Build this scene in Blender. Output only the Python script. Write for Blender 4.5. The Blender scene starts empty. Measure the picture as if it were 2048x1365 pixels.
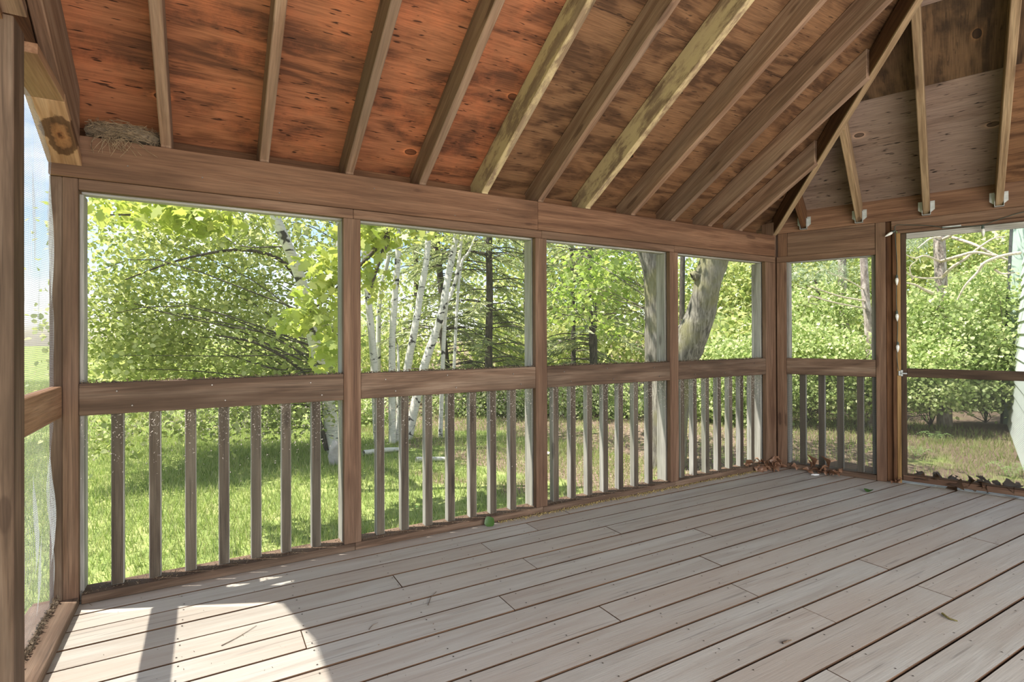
import bpy, bmesh, math, random
import numpy as np
from mathutils import Vector, Matrix
random.seed(7); rng = np.random.default_rng(7)
scene = bpy.context.scene
COL = scene.collection

# ------------------------------------------------------------------ camera
F_PX, YAW, PITCH, ROLL = 1068.917, 0.518918, 0.00333072, -0.00381819
CAM = Vector((-4.53254, -3.05019, 1.2)); PPV = 670.186
cyw, syw = math.cos(YAW), math.sin(YAW)
C_F = Vector((syw*math.cos(PITCH), cyw*math.cos(PITCH), math.sin(PITCH)))
_r = Vector((cyw, -syw, 0)); _u = _r.cross(C_F)
C_R = math.cos(ROLL)*_r + math.sin(ROLL)*_u
C_U = -math.sin(ROLL)*_r + math.cos(ROLL)*_u
cd = bpy.data.cameras.new('camera'); cam = bpy.data.objects.new('camera', cd); COL.objects.link(cam)
cam.matrix_world = Matrix(((C_R.x, C_U.x, -C_F.x, CAM.x), (C_R.y, C_U.y, -C_F.y, CAM.y), (C_R.z, C_U.z, -C_F.z, CAM.z), (0, 0, 0, 1)))
cd.sensor_fit = 'HORIZONTAL'; cd.sensor_width = 36; cd.lens = F_PX/2048*36
cd.shift_y = -(682.5-PPV)/2048; cd.clip_start = .02; cd.clip_end = 500
scene.camera = cam

# ------------------------------------------------------------------ sky, sun, exposure
SUN_TO = Vector((-1, .475, 2.2)).normalized()
w = bpy.data.worlds.new('sky'); scene.world = w; w.use_nodes = True
nt = w.node_tree; nt.nodes.clear()
sky = nt.nodes.new('ShaderNodeTexSky'); sky.sky_type = 'NISHITA'; sky.sun_disc = False
sky.sun_elevation = math.asin(SUN_TO.z); sky.sun_rotation = math.atan2(SUN_TO.x, SUN_TO.y)
sky.altitude = 100; sky.air_density = 1.0; sky.dust_density = 1.0; sky.ozone_density = 1.0
tcw = nt.nodes.new('ShaderNodeTexCoord')
cn = nt.nodes.new('ShaderNodeTexNoise'); cn.inputs['Scale'].default_value = 3.2; cn.inputs['Detail'].default_value = 7; cn.inputs['Roughness'].default_value = .6
cmap = nt.nodes.new('ShaderNodeMapping'); cmap.inputs['Scale'].default_value = (1, 1, 2.6)
cr = nt.nodes.new('ShaderNodeValToRGB'); cr.color_ramp.elements[0].position = .46; cr.color_ramp.elements[1].position = .74
cmix = nt.nodes.new('ShaderNodeMix'); cmix.data_type = 'RGBA'; cmix.inputs[7].default_value = (8.5, 8.7, 9.0, 1)
bg = nt.nodes.new('ShaderNodeBackground'); bg.inputs[1].default_value = .088
wo = nt.nodes.new('ShaderNodeOutputWorld')
nt.links.new(tcw.outputs['Generated'], cmap.inputs[0]); nt.links.new(cmap.outputs[0], cn.inputs['Vector'])
nt.links.new(cn.outputs[0], cr.inputs[0]); nt.links.new(cr.outputs[0], cmix.inputs[0]); nt.links.new(sky.outputs[0], cmix.inputs[6])
nt.links.new(cmix.outputs[2], bg.inputs[0]); nt.links.new(bg.outputs[0], wo.inputs[0])
sl = bpy.data.lights.new('sun', 'SUN'); sl.energy = 4.3; sl.angle = math.radians(.6); sl.color = (1, .95, .86)
so = bpy.data.objects.new('sun', sl); COL.objects.link(so); so.rotation_euler = SUN_TO.to_track_quat('Z', 'Y').to_euler(); so.location = (-8, 6, 18)
al = bpy.data.lights.new('fill_light', 'AREA'); al.shape = 'RECTANGLE'; al.size = 4.6; al.size_y = 2.0; al.energy = 112; al.color = (1, .965, .93)  # added soft fill behind the camera, lifts the porch against outdoors; no lamp there
ao = bpy.data.objects.new('fill_light', al); COL.objects.link(ao); ao.location = (-3.0, -4.9, 1.5); ao.rotation_euler = Vector((-.12, -1, -.12)).to_track_quat('Z', 'Y').to_euler()
vs = scene.view_settings; vs.view_transform = 'Standard'; vs.look = 'None'; vs.gamma = 1; vs.use_curve_mapping = False
vs.exposure = 1.5
scene.cycles.use_denoising = True
scene.cycles.max_bounces = 8; scene.cycles.diffuse_bounces = 5; scene.cycles.transparent_max_bounces = 24
scene.cycles.sample_clamp_indirect = 6

# ------------------------------------------------------------------ geometry helpers
T_ = Vector((.35508453, -.9348342, 0)); N_ = Vector((.9348342, .35508453, 0))
def RW(t, n, z): return T_*t + N_*n + Vector((0, 0, z))         # right wall frame: along, outward, up
def at(u, v, D): return CAM + (C_R*((u-1024)/F_PX) + C_U*(-(v-PPV)/F_PX) + C_F)*D   # a photograph point at a real distance
def empty(name, kind=None, label=None, cat=None, group=None, loc=(0, 0, 0), parent=None):
    o = bpy.data.objects.new(name, None); COL.objects.link(o); o.location = loc; o.empty_display_size = .1
    if parent: o.parent = parent
    tag(o, kind, label, cat, group); return o
def tag(o, kind=None, label=None, cat=None, group=None):
    if kind: o['kind'] = kind
    if label: o['label'] = label
    if cat: o['category'] = cat
    if group: o['group'] = group
    return o
def put(name, me, mat, parent=None, mw=None, label=None):
    o = bpy.data.objects.new(name, me); COL.objects.link(o)
    if mat is not None and not me.materials: me.materials.append(mat)
    if mw is not None: o.matrix_world = mw
    if parent is not None:
        o.parent = parent
        bl = parent.matrix_basis
        if mw is not None: o.matrix_basis = PINV(parent) @ mw
    if label: o['label'] = label
    return o
def PINV(p):
    m = p.matrix_basis.copy(); q = p.parent
    while q: m = q.matrix_basis @ m; q = q.parent
    return m.inverted()
def frame(o, x, z):
    x = Vector(x).normalized(); z = Vector(z); z = (z - x*z.dot(x)).normalized(); y = z.cross(x)
    return Matrix(((x.x, y.x, z.x, o[0]), (x.y, y.y, z.y, o[1]), (x.z, y.z, z.z, o[2]), (0, 0, 0, 1)))
def bevelled(bm, bev):
    if bev: bmesh.ops.bevel(bm, geom=bm.edges[:], offset=bev, segments=1, affect='EDGES', clamp_overlap=True)
    bmesh.ops.recalc_face_normals(bm, faces=bm.faces)
def board(name, parent, a, b, wdir, W, D, mat, bev=.003, label=None):
    a, b = Vector(a), Vector(b); L = (b-a).length; x = (b-a)/L; wv = Vector(wdir)
    z = x.cross((wv - x*wv.dot(x)).normalized())
    bm = bmesh.new(); bmesh.ops.create_cube(bm, size=1)
    for v in bm.verts: v.co = Vector(((v.co.x+.5)*L, v.co.y*W, v.co.z*D))
    bevelled(bm, bev); me = bpy.data.meshes.new(name); bm.to_mesh(me); bm.free()
    return put(name, me, mat, parent, frame(a, x, z), label)
def box(name, parent, lo, hi, mat, along='x', bev=.003, label=None):
    lo, hi = Vector(lo), Vector(hi); c = (lo+hi)/2; d = hi-lo
    if along == 'x': return board(name, parent, (lo.x, c.y, c.z), (hi.x, c.y, c.z), (0, 0, 1), d.z, d.y, mat, bev, label)
    if along == 'y': return board(name, parent, (c.x, lo.y, c.z), (c.x, hi.y, c.z), (0, 0, 1), d.z, d.x, mat, bev, label)
    return board(name, parent, (c.x, c.y, lo.z), (c.x, c.y, hi.z), (1, 0, 0), d.x, d.y, mat, bev, label)
def rbox(name, parent, t0, t1, n0, n1, z0, z1, mat, along='t', bev=.003, label=None):
    tc, nc, zc = (t0+t1)/2, (n0+n1)/2, (z0+z1)/2
    if along == 't': return board(name, parent, RW(t0, nc, zc), RW(t1, nc, zc), (0, 0, 1), z1-z0, n1-n0, mat, bev, label)
    return board(name, parent, RW(tc, nc, z0), RW(tc, nc, z1), T_, t1-t0, n1-n0, mat, bev, label)
def prism(name, parent, poly, ext, mat, xaxis, bev=.003, label=None):
    poly = [Vector(p) for p in poly]; ext = Vector(ext); M = frame(poly[0], xaxis, ext); Mi = M.inverted()
    bm = bmesh.new(); A = [bm.verts.new(Mi @ p) for p in poly]; B = [bm.verts.new(Mi @ (p+ext)) for p in poly]; n = len(poly)
    bm.faces.new(A); bm.faces.new(B[::-1])
    for i in range(n): bm.faces.new((A[i], B[i], B[(i+1) % n], A[(i+1) % n]))
    bmesh.ops.recalc_face_normals(bm, faces=bm.faces); bevelled(bm, bev)
    me = bpy.data.meshes.new(name); bm.to_mesh(me); bm.free()
    return put(name, me, mat, parent, M, label)
def np_mesh(name, V, Fc, smooth=False):
    """V: n x 3, Fc: m x k index array (all faces with k corners)"""
    V = np.asarray(V, np.float32); Fc = np.asarray(Fc, np.int32); m, k = Fc.shape
    me = bpy.data.meshes.new(name); me.vertices.add(len(V)); me.vertices.foreach_set('co', V.ravel())
    me.loops.add(m*k); me.loops.foreach_set('vertex_index', Fc.ravel()); me.polygons.add(m)
    me.polygons.foreach_set('loop_start', np.arange(0, m*k, k, dtype=np.int32)); me.polygons.foreach_set('loop_total', np.full(m, k, np.int32))
    if smooth: me.polygons.foreach_set('use_smooth', np.ones(m, bool))
    me.update(calc_edges=True); me.validate(); return me
def smooth_path(P, n):
    P = np.array([tuple(p) for p in P], float); k = len(P)
    if k < 3:
        s = np.linspace(0, 1, n)[:, None]; return P[0]*(1-s)+P[-1]*s
    out = []; s = np.linspace(0, k-1-1e-6, n)
    for q in s:
        i = int(q); f = q-i; p1, p2 = P[i], P[i+1]; p0 = P[i-1] if i else 2*p1-p2; p3 = P[i+2] if i+2 < k else 2*p2-p1
        out.append(.5*((2*p1)+(-p0+p2)*f+(2*p0-5*p1+4*p2-p3)*f*f+(-p0+3*p1-3*p2+p3)*f**3))
    return np.array(out)
def tube_arr(P, Rd, seg=8, wob=0.):
    P = np.asarray(P, float); n = len(P); Rd = np.broadcast_to(Rd, (n,)) if np.ndim(Rd) == 0 else np.asarray(Rd)
    tg = np.gradient(P, axis=0); tg /= np.linalg.norm(tg, axis=1)[:, None]+1e-9
    ref = np.array([0.31, .95, .05]) if abs(tg[0][2]) > .6 else np.array([0., .1, 1.])
    a = np.cross(tg, ref); a /= np.linalg.norm(a, axis=1)[:, None]+1e-9; b = np.cross(tg, a)
    th = np.linspace(0, 2*np.pi, seg, endpoint=False)
    rr = Rd[:, None]*(1+wob*np.sin(th*3+np.arange(n)[:, None]*.9)+wob*.7*rng.standard_normal((n, seg)))
    V = P[:, None, :]+rr[..., None]*(np.cos(th)[None, :, None]*a[:, None, :]+np.sin(th)[None, :, None]*b[:, None, :])
    i = np.arange(n-1)[:, None]*seg; j = np.arange(seg)[None, :]; j2 = (j+1) % seg
    Fq = np.stack([i+j, i+j2, i+seg+j2, i+seg+j], -1).reshape(-1, 4)
    return V.reshape(-1, 3), Fq
def join_arr(parts):
    Vs, Fs, o = [], [], 0
    for V, Fq in parts: Vs.append(V); Fs.append(Fq+o); o += len(V)
    return np.concatenate(Vs), np.concatenate(Fs)
def tubes(name, parent, lst, mat, seg=6, wob=0., smooth=True):
    V, Fq = join_arr([tube_arr(P, R_, seg, wob) for P, R_ in lst]); return put(name, np_mesh(name, V, Fq, smooth), mat, parent)

# ------------------------------------------------------------------ materials
def M_new(name):
    m = bpy.data.materials.new(name); m.use_nodes = True; t = m.node_tree; t.nodes.clear()
    return m, t, (lambda ty, **k: _node(t, ty, k)), t.links.new
def _node(t, ty, k):
    n = t.nodes.new('ShaderNode'+ty)
    for a, b in k.items():
        if a.startswith('i_'):
            key = a[2:]; key = int(key) if key.isdigit() else key.replace('_', ' ')
            n.inputs[key].default_value = b
        else: setattr(n, a, b)
    return n
def ramp(N, stops, interp='LINEAR'):
    r = N('ValToRGB'); cr = r.color_ramp; cr.interpolation = interp
    while len(cr.elements) > 1: cr.elements.remove(cr.elements[-1])
    cr.elements[0].position = stops[0][0]; cr.elements[0].color = (*stops[0][1], 1)
    for p, c in stops[1:]:
        e = cr.elements.new(p); e.color = (*c, 1)
    return r
G3 = lambda v: (v, v, v)
def wood(name, dark, mid, light, stain=None, stain_amt=.5, stain_scale=1.4, fib=.35, knot=.6, rough=.8, var=.25, bump=.25, crack=0., stretch=1., mould=None, bigknot=None, gain=.8, tint=(1.03, .95, .80)):
    sc_ = lambda c: (c[0]*gain*tint[0], c[1]*gain*tint[1], c[2]*gain*tint[2]) if c else c
    dark, mid, light, stain, mould = map(sc_, (dark, mid, light, stain, mould))
    m, t, N, L = M_new(name)
    tc = N('TexCoord'); oi = N('ObjectInfo'); rm = N('VectorMath', operation='SCALE'); L(oi.outputs['Random'], rm.inputs['Scale']); rm.inputs[0].default_value = (37, 23, 11)
    ad = N('VectorMath', operation='ADD'); L(tc.outputs['Object'], ad.inputs[0]); L(rm.outputs[0], ad.inputs[1])
    def mapped(s):
        mp = N('Mapping', i_Scale=s); L(ad.outputs[0], mp.inputs[0]); return mp
    # grain: growth-ring figure stretched along the board
    m1 = mapped((1.1*stretch, 16, 16)); n1 = N('TexNoise', i_Scale=1.0, i_Detail=5., i_Roughness=.55, i_Distortion=1.1); L(m1.outputs[0], n1.inputs['Vector'])
    m2 = mapped((5*stretch, 150, 150)); n2 = N('TexNoise', i_Scale=1.0, i_Detail=3., i_Roughness=.6); L(m2.outputs[0], n2.inputs['Vector'])
    r1 = ramp(N, [(.36, dark), (.5, mid), (.64, light)]); L(n1.outputs[0], r1.inputs[0])
    fr = ramp(N, [(.3, G3(1-fib)), (.6, G3(1.0)), (.75, G3(1+fib*.4))]); L(n2.outputs[0], fr.inputs[0])
    mx = N('Mix', data_type='RGBA', blend_type='MULTIPLY', i_0=1.0); L(r1.outputs[0], mx.inputs[6]); L(fr.outputs[0], mx.inputs[7]); out = mx.outputs[2]
    if stain:
        m3 = mapped((stain_scale*.7, stain_scale*2.5, stain_scale*2.5)); n3 = N('TexNoise', i_Scale=1., i_Detail=4.); L(m3.outputs[0], n3.inputs['Vector'])
        r3 = ramp(N, [(.42, G3(0)), (.68, G3(stain_amt))]); L(n3.outputs[0], r3.inputs[0])
        mx3 = N('Mix', data_type='RGBA', blend_type='MIX'); L(r3.outputs[0], mx3.inputs[0]); L(out, mx3.inputs[6]); mx3.inputs[7].default_value = (*stain, 1); out = mx3.outputs[2]
    if mould:
        m5 = mapped((3.2, 9, 9)); n5 = N('TexNoise', i_Scale=1., i_Detail=8., i_Roughness=.72); L(m5.outputs[0], n5.inputs['Vector'])
        r5 = ramp(N, [(.44, G3(0)), (.54, G3(.85))]); L(n5.outputs[0], r5.inputs[0])
        mx5 = N('Mix', data_type='RGBA', blend_type='MIX'); L(r5.outputs[0], mx5.inputs[0]); L(out, mx5.inputs[6]); mx5.inputs[7].default_value = (*mould, 1); out = mx5.outputs[2]
    if knot:
        m4 = mapped((1.7, 7, 7)); v4 = N('TexVoronoi', i_Scale=1.0, i_Randomness=1.0); L(m4.outputs[0], v4.inputs['Vector'])
        nn = N('TexNoise', i_Scale=14., i_Detail=2.); L(ad.outputs[0], nn.inputs['Vector'])
        ma = N('Math', operation='MULTIPLY_ADD', i_1=.10, i_2=-.05); L(nn.outputs[0], ma.inputs[0]); mb = N('Math', operation='ADD'); L(v4.outputs[0], mb.inputs[0]); L(ma.outputs[0], mb.inputs[1])
        r4 = ramp(N, [(.0, G3(knot)), (.09, G3(knot)), (.12, G3(.15)), (.2, G3(0))]); L(mb.outputs[0], r4.inputs[0])
        mx4 = N('Mix', data_type='RGBA', blend_type='MIX'); L(r4.outputs[0], mx4.inputs[0]); L(out, mx4.inputs[6]); mx4.inputs[7].default_value = (dark[0]*.35, dark[1]*.3, dark[2]*.28, 1); out = mx4.outputs[2]
    if crack:
        m6 = mapped((2.2, 85, 85)); n6 = N('TexNoise', i_Scale=1., i_Detail=2.); L(m6.outputs[0], n6.inputs['Vector'])
        r6 = ramp(N, [(.30, G3(1-crack)), (.36, G3(1))]); L(n6.outputs[0], r6.inputs[0])
        mx6 = N('Mix', data_type='RGBA', blend_type='MULTIPLY', i_0=1.); L(out, mx6.inputs[6]); L(r6.outputs[0], mx6.inputs[7]); out = mx6.outputs[2]
    if bigknot:
        bx_, by_, br_ = bigknot; ks = N('Mapping', i_Location=(-bx_, 0, -by_), i_Scale=(1., 0., 1.)); L(tc.outputs['Object'], ks.inputs[0]); kx = N('Mapping', i_Scale=(.62, 1, 1.25)); L(ks.outputs[0], kx.inputs[0]); ln = N('VectorMath', operation='LENGTH'); L(kx.outputs[0], ln.inputs[0])
        kz = N('TexNoise', i_Scale=11., i_Detail=5., i_Roughness=.62); L(tc.outputs['Object'], kz.inputs['Vector']); kq = N('Math', operation='MULTIPLY_ADD', i_1=br_*5.2, i_2=-br_*2.6); L(kz.outputs[0], kq.inputs[0]); kw = N('Math', operation='ADD'); L(ln.outputs['Value'], kw.inputs[0]); L(kq.outputs[0], kw.inputs[1])
        kv = N('Math', operation='DIVIDE', i_1=br_*4); L(kw.outputs[0], kv.inputs[0]); r7 = ramp(N, [(.0, (.22, .13, .09)), (.16, (.3, .2, .14)), (.22, (.7, .5, .38)), (.34, (.9, .75, .62)), (.5, (.62, .5, .42)), (.6, (.26, .21, .19)), (.92, (.34, .29, .26)), (1., G3(1.))]); L(kv.outputs[0], r7.inputs[0])
        mx7 = N('Mix', data_type='RGBA', blend_type='MULTIPLY', i_0=1.); L(out, mx7.inputs[6]); L(r7.outputs[0], mx7.inputs[7]); out = mx7.outputs[2]
    hv = N('HueSaturation'); mr = N('MapRange', i_3=1-var, i_4=1+var); L(oi.outputs['Random'], mr.inputs[0]); L(mr.outputs[0], hv.inputs['Value']); L(out, hv.inputs['Color'])
    p = N('BsdfPrincipled', i_Roughness=rough); p.inputs['Specular IOR Level'].default_value = .25; L(hv.outputs[0], p.inputs['Base Color'])
    if bump:
        b = N('Bump', i_Strength=bump, i_Distance=.002); L(n2.outputs[0], b.inputs['Height']); L(b.outputs[0], p.inputs['Normal'])
    o = N('OutputMaterial'); L(p.outputs[0], o.inputs[0]); return m
def plywood(name, dark, mid, light, hi, dash=.8, figure=1., grainY=False, var=.12, gain=.8):
    dark, mid, light, hi = (tuple(x*gain for x in c) for c in (dark, mid, light, hi))
    m, t, N, L = M_new(name)
    tc = N('TexCoord'); oi = N('ObjectInfo'); rm = N('VectorMath', operation='SCALE'); L(oi.outputs['Random'], rm.inputs['Scale']); rm.inputs[0].default_value = (17, 29, 5)
    ad = N('VectorMath', operation='ADD'); L(tc.outputs['Object'], ad.inputs[0]); L(rm.outputs[0], ad.inputs[1])
    def mapped(s):
        if grainY: s = (s[1], s[0], s[2])
        mp = N('Mapping', i_Scale=s); L(ad.outputs[0], mp.inputs[0]); return mp
    a = mapped((.9, 3.2, 3)); n0 = N('TexNoise', i_Scale=1., i_Detail=4., i_Distortion=.6); L(a.outputs[0], n0.inputs['Vector'])
    mm = N('Math', operation='MULTIPLY', i_1=figure*26.); L(n0.outputs[0], mm.inputs[0]); sn = N('Math', operation='SINE'); L(mm.outputs[0], sn.inputs[0])
    sb = N('MapRange', i_1=-1., i_2=1., i_3=.0, i_4=1.); L(sn.outputs[0], sb.inputs[0])
    b = mapped((2.6, 34, 30)); n1 = N('TexNoise', i_Scale=1., i_Detail=7., i_Roughness=.68, i_Distortion=1.3); L(b.outputs[0], n1.inputs['Vector'])
    mxn = N('Mix', data_type='FLOAT', i_0=.68); L(sb.outputs[0], mxn.inputs[2]); L(n1.outputs[0], mxn.inputs[3])
    r = ramp(N, [(.34, dark), (.5, mid), (.66, light)]); L(mxn.outputs[0], r.inputs[0])
    c = mapped((2.2, 2.6, 1)); n2 = N('TexNoise', i_Scale=1.3, i_Detail=7., i_Roughness=.7); L(c.outputs[0], n2.inputs['Vector'])
    r2 = ramp(N, [(.47, G3(0)), (.72, G3(.75))]); L(n2.outputs[0], r2.inputs[0])
    mh = N('Mix', data_type='RGBA'); L(r2.outputs[0], mh.inputs[0]); L(r.outputs[0], mh.inputs[6]); mh.inputs[7].default_value = (*hi, 1)
    fm = mapped((7, 190, 190)); fn = N('TexNoise', i_Scale=1., i_Detail=2.); L(fm.outputs[0], fn.inputs['Vector']); fr = ramp(N, [(.3, G3(.7)), (.62, G3(1.06))]); L(fn.outputs[0], fr.inputs[0])
    mf = N('Mix', data_type='RGBA', blend_type='MULTIPLY', i_0=1.); L(mh.outputs[2], mf.inputs[6]); L(fr.outputs[0], mf.inputs[7])
    d = mapped((13, 75, 40)); n3 = N('TexNoise', i_Scale=1., i_Detail=1.5, i_Distortion=.3); L(d.outputs[0], n3.inputs['Vector'])
    r3 = ramp(N, [(.665, G3(1)), (.72, G3(1-dash))]); L(n3.outputs[0], r3.inputs[0])
    md = N('Mix', data_type='RGBA', blend_type='MULTIPLY', i_0=1.); L(mf.outputs[2], md.inputs[6]); L(r3.outputs[0], md.inputs[7])
    k = mapped((1.5, 2.3, 1.)); kn = N('TexVoronoi', i_Scale=1.15, i_Randomness=1., voronoi_dimensions='2D'); kd = N('TexNoise', i_Scale=9., i_Detail=2.); L(ad.outputs[0], kd.inputs['Vector']); L(k.outputs[0], kn.inputs['Vector'])
    k1 = N('Math', operation='MULTIPLY_ADD', i_1=.05, i_2=-.025); L(kd.outputs[0], k1.inputs[0]); k2 = N('Math', operation='ADD'); L(kn.outputs['Distance'], k2.inputs[0]); L(k1.outputs[0], k2.inputs[1])
    kc = N('SeparateColor'); L(kn.outputs['Color'], kc.inputs[0]); kg = N('Math', operation='GREATER_THAN', i_1=.30); L(kc.outputs[0], kg.inputs[0]); kh = N('Math', operation='ADD'); L(k2.outputs[0], kh.inputs[0]); L(kg.outputs[0], kh.inputs[1]); k2 = kh
    kr = ramp(N, [(.0, (.55, .5, .45)), (.045, (.5, .45, .4)), (.055, (.2, .2, .2)), (.062, (1.9, 1.75, 1.6)), (.085, (1.25, 1.2, 1.15)), (.13, G3(1.))]); L(k2.outputs[0], kr.inputs[0])
    mk = N('Mix', data_type='RGBA', blend_type='MULTIPLY', i_0=1.); L(md.outputs[2], mk.inputs[6]); L(kr.outputs[0], mk.inputs[7]); md = mk
    hv = N('HueSaturation'); mr = N('MapRange', i_3=1-var, i_4=1+var); L(oi.outputs['Random'], mr.inputs[0]); L(mr.outputs[0], hv.inputs['Value']); L(md.outputs[2], hv.inputs['Color'])
    p = N('BsdfPrincipled', i_Roughness=.75); p.inputs['Specular IOR Level'].default_value = .25; L(hv.outputs[0], p.inputs['Base Color'])
    bp = N('Bump', i_Strength=.2, i_Distance=.002); L(fn.outputs[0], bp.inputs['Height']); L(bp.outputs[0], p.inputs['Normal'])
    o = N('OutputMaterial'); L(p.outputs[0], o.inputs[0]); return m
def flat(name, col, rough=.7, metal=0., noise=.2, scale=30.):
    m, t, N, L = M_new(name); tc = N('TexCoord'); n = N('TexNoise', i_Scale=scale, i_Detail=3.); L(tc.outputs['Object'], n.inputs['Vector'])
    r = ramp(N, [(.3, tuple(c*(1-noise) for c in col)), (.7, tuple(c*(1+noise) for c in col))]); L(n.outputs[0], r.inputs[0])
    p = N('BsdfPrincipled', i_Roughness=rough, i_Metallic=metal); L(r.outputs[0], p.inputs['Base Color']); o = N('OutputMaterial'); L(p.outputs[0], o.inputs[0]); return m
def leafmat(name, cols, trans=.45, gloss=.04):
    cols = [(min(.8, c[0]*1.22), min(.8, c[1]*1.13), c[2]*1.2) for c in cols] if 'leaf' in name or 'needles' in name else cols
    m, t, N, L = M_new(name); g = N('NewGeometry'); r = ramp(N, [(i/(len(cols)-1), c) for i, c in enumerate(cols)]); L(g.outputs['Random Per Island'], r.inputs[0])
    d = N('BsdfDiffuse'); tr = N('BsdfTranslucent'); hs = N('HueSaturation', i_Saturation=1.1, i_Value=1.25); L(r.outputs[0], d.inputs[0]); L(r.outputs[0], hs.inputs['Color']); L(hs.outputs[0], tr.inputs[0])
    mx = N('MixShader', i_0=trans); L(d.outputs[0], mx.inputs[1]); L(tr.outputs[0], mx.inputs[2])
    gl = N('BsdfGlossy', i_Roughness=.45); m2 = N('MixShader', i_0=gloss); L(mx.outputs[0], m2.inputs[1]); L(gl.outputs[0], m2.inputs[2])
    o = N('OutputMaterial'); L(m2.outputs[0], o.inputs[0]); return m
def bark(name, dark, mid, light, sc=(22, 22, 5), bump=.6, moss=None):
    m, t, N, L = M_new(name); tc = N('TexCoord'); mp = N('Mapping', i_Scale=sc); L(tc.outputs['Object'], mp.inputs[0])
    n = N('TexNoise', i_Scale=1., i_Detail=6., i_Roughness=.65, i_Distortion=.6); L(mp.outputs[0], n.inputs['Vector'])
    r = ramp(N, [(.34, dark), (.52, mid), (.68, light)]); L(n.outputs[0], r.inputs[0]); out = r.outputs[0]
    if moss:
        n2 = N('TexNoise', i_Scale=2.4, i_Detail=5.); L(tc.outputs['Object'], n2.inputs['Vector']); r2 = ramp(N, [(.45, G3(0)), (.62, G3(.7))]); L(n2.outputs[0], r2.inputs[0])
        mx = N('Mix', data_type='RGBA'); L(r2.outputs[0], mx.inputs[0]); L(out, mx.inputs[6]); mx.inputs[7].default_value = (*moss, 1); out = mx.outputs[2]
    p = N('BsdfPrincipled', i_Roughness=.9); L(out, p.inputs['Base Color']); b = N('Bump', i_Strength=bump, i_Distance=.02); L(n.outputs[0], b.inputs['Height']); L(b.outputs[0], p.inputs['Normal'])
    o = N('OutputMaterial'); L(p.outputs[0], o.inputs[0]); return m
def birchbark(name):
    m, t, N, L = M_new(name); tc = N('TexCoord'); mp = N('Mapping', i_Scale=(5.5, 5.5, 9.)); L(tc.outputs['Object'], mp.inputs[0])
    n = N('TexNoise', i_Scale=1., i_Detail=2.5, i_Roughness=.5, i_Distortion=.8); L(mp.outputs[0], n.inputs['Vector'])
    r = ramp(N, [(.60, (.62, .60, .54)), (.66, (.05, .045, .04))]); L(n.outputs[0], r.inputs[0])
    mp2 = N('Mapping', i_Scale=(10, 10, 70)); L(tc.outputs['Object'], mp2.inputs[0]); n2 = N('TexNoise', i_Scale=1., i_Detail=3.); L(mp2.outputs[0], n2.inputs['Vector'])
    r2 = ramp(N, [(.33, G3(.62)), (.45, G3(1.))]); L(n2.outputs[0], r2.inputs[0]); mx = N('Mix', data_type='RGBA', blend_type='MULTIPLY', i_0=1.); L(r.outputs[0], mx.inputs[6]); L(r2.outputs[0], mx.inputs[7])
    p = N('BsdfPrincipled', i_Roughness=.75); L(mx.outputs[2], p.inputs['Base Color']); o = N('OutputMaterial'); L(p.outputs[0], o.inputs[0]); return m
def screenmat(name, col, cover, pitch=None, wire=.2, diamond=False, aspect=1.):
    m, t, N, L = M_new(name); tr = N('BsdfTransparent'); d = N('BsdfDiffuse', i_0=(*col, 1)); mx = N('MixShader', i_0=cover); L(tr.outputs[0], mx.inputs[1]); L(d.outputs[0], mx.inputs[2])
    if pitch:
        tc = N('TexCoord'); sp = N('SeparateXYZ'); L(tc.outputs['Object'], sp.inputs[0])
        def line(src):
            a = N('Math', operation='DIVIDE', i_1=pitch); L(src, a.inputs[0]); b = N('Math', operation='FRACT'); L(a.outputs[0], b.inputs[0]); c = N('Math', operation='LESS_THAN', i_1=wire); L(b.outputs[0], c.inputs[0]); return c.outputs[0]
        x, y = sp.outputs[0], sp.outputs[1]
        if diamond:
            ya = N('Math', operation='MULTIPLY', i_1=aspect); L(y, ya.inputs[0]); s = N('Math', operation='ADD'); L(x, s.inputs[0]); L(ya.outputs[0], s.inputs[1]); q = N('Math', operation='SUBTRACT'); L(x, q.inputs[0]); L(ya.outputs[0], q.inputs[1]); x, y = s.outputs[0], q.outputs[0]
        mxm = N('Math', operation='MAXIMUM'); L(line(x), mxm.inputs[0]); L(line(y), mxm.inputs[1]); cv = N('Math', operation='MULTIPLY', i_1=cover); L(mxm.outputs[0], cv.inputs[0]); L(cv.outputs[0], mx.inputs[0])
    o = N('OutputMaterial'); L(mx.outputs[0], o.inputs[0]); return m

W_BEAM = wood('beam_wood', (.125, .066, .042), (.19, .104, .068), (.245, .142, .096), stain=(.115, .072, .05), stain_amt=.5, var=.05, crack=.15)
W_TRIM = wood('trim_wood', (.16, .092, .065), (.23, .14, .10), (.30, .195, .146), stain=(.165, .115, .088), stain_amt=.5, var=.10, crack=.25, gain=.62)
W_RAIL = wood('rail_wood', (.10, .065, .048), (.178, .12, .092), (.25, .185, .15), stain=(.066, .044, .032), stain_amt=.75, stain_scale=2.2, var=.1, crack=.35)
W_RAFT = wood('rafter_wood', (.17, .10, .068), (.245, .152, .11), (.325, .222, .17), stain=(.165, .125, .105), stain_amt=.6, var=.14, crack=.15)
W_MOULD = wood('mouldy_rafter_wood', (.22, .155, .105), (.32, .235, .165), (.42, .33, .24), stain=(.2, .15, .12), stain_amt=.6, mould=(.56, .47, .30), var=.05)
W_HIP = wood('hip_wood', (.20, .135, .085), (.29, .205, .135), (.37, .28, .19), var=.1)
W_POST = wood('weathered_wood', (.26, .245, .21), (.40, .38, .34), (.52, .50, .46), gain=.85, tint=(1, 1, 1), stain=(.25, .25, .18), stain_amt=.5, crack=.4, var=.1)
W_BAL = wood('baluster_wood', (.10, .075, .058), (.165, .13, .103), (.24, .205, .17), gain=.58, stain=(.25, .23, .195), stain_amt=.5, crack=.35, var=.14)
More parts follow.
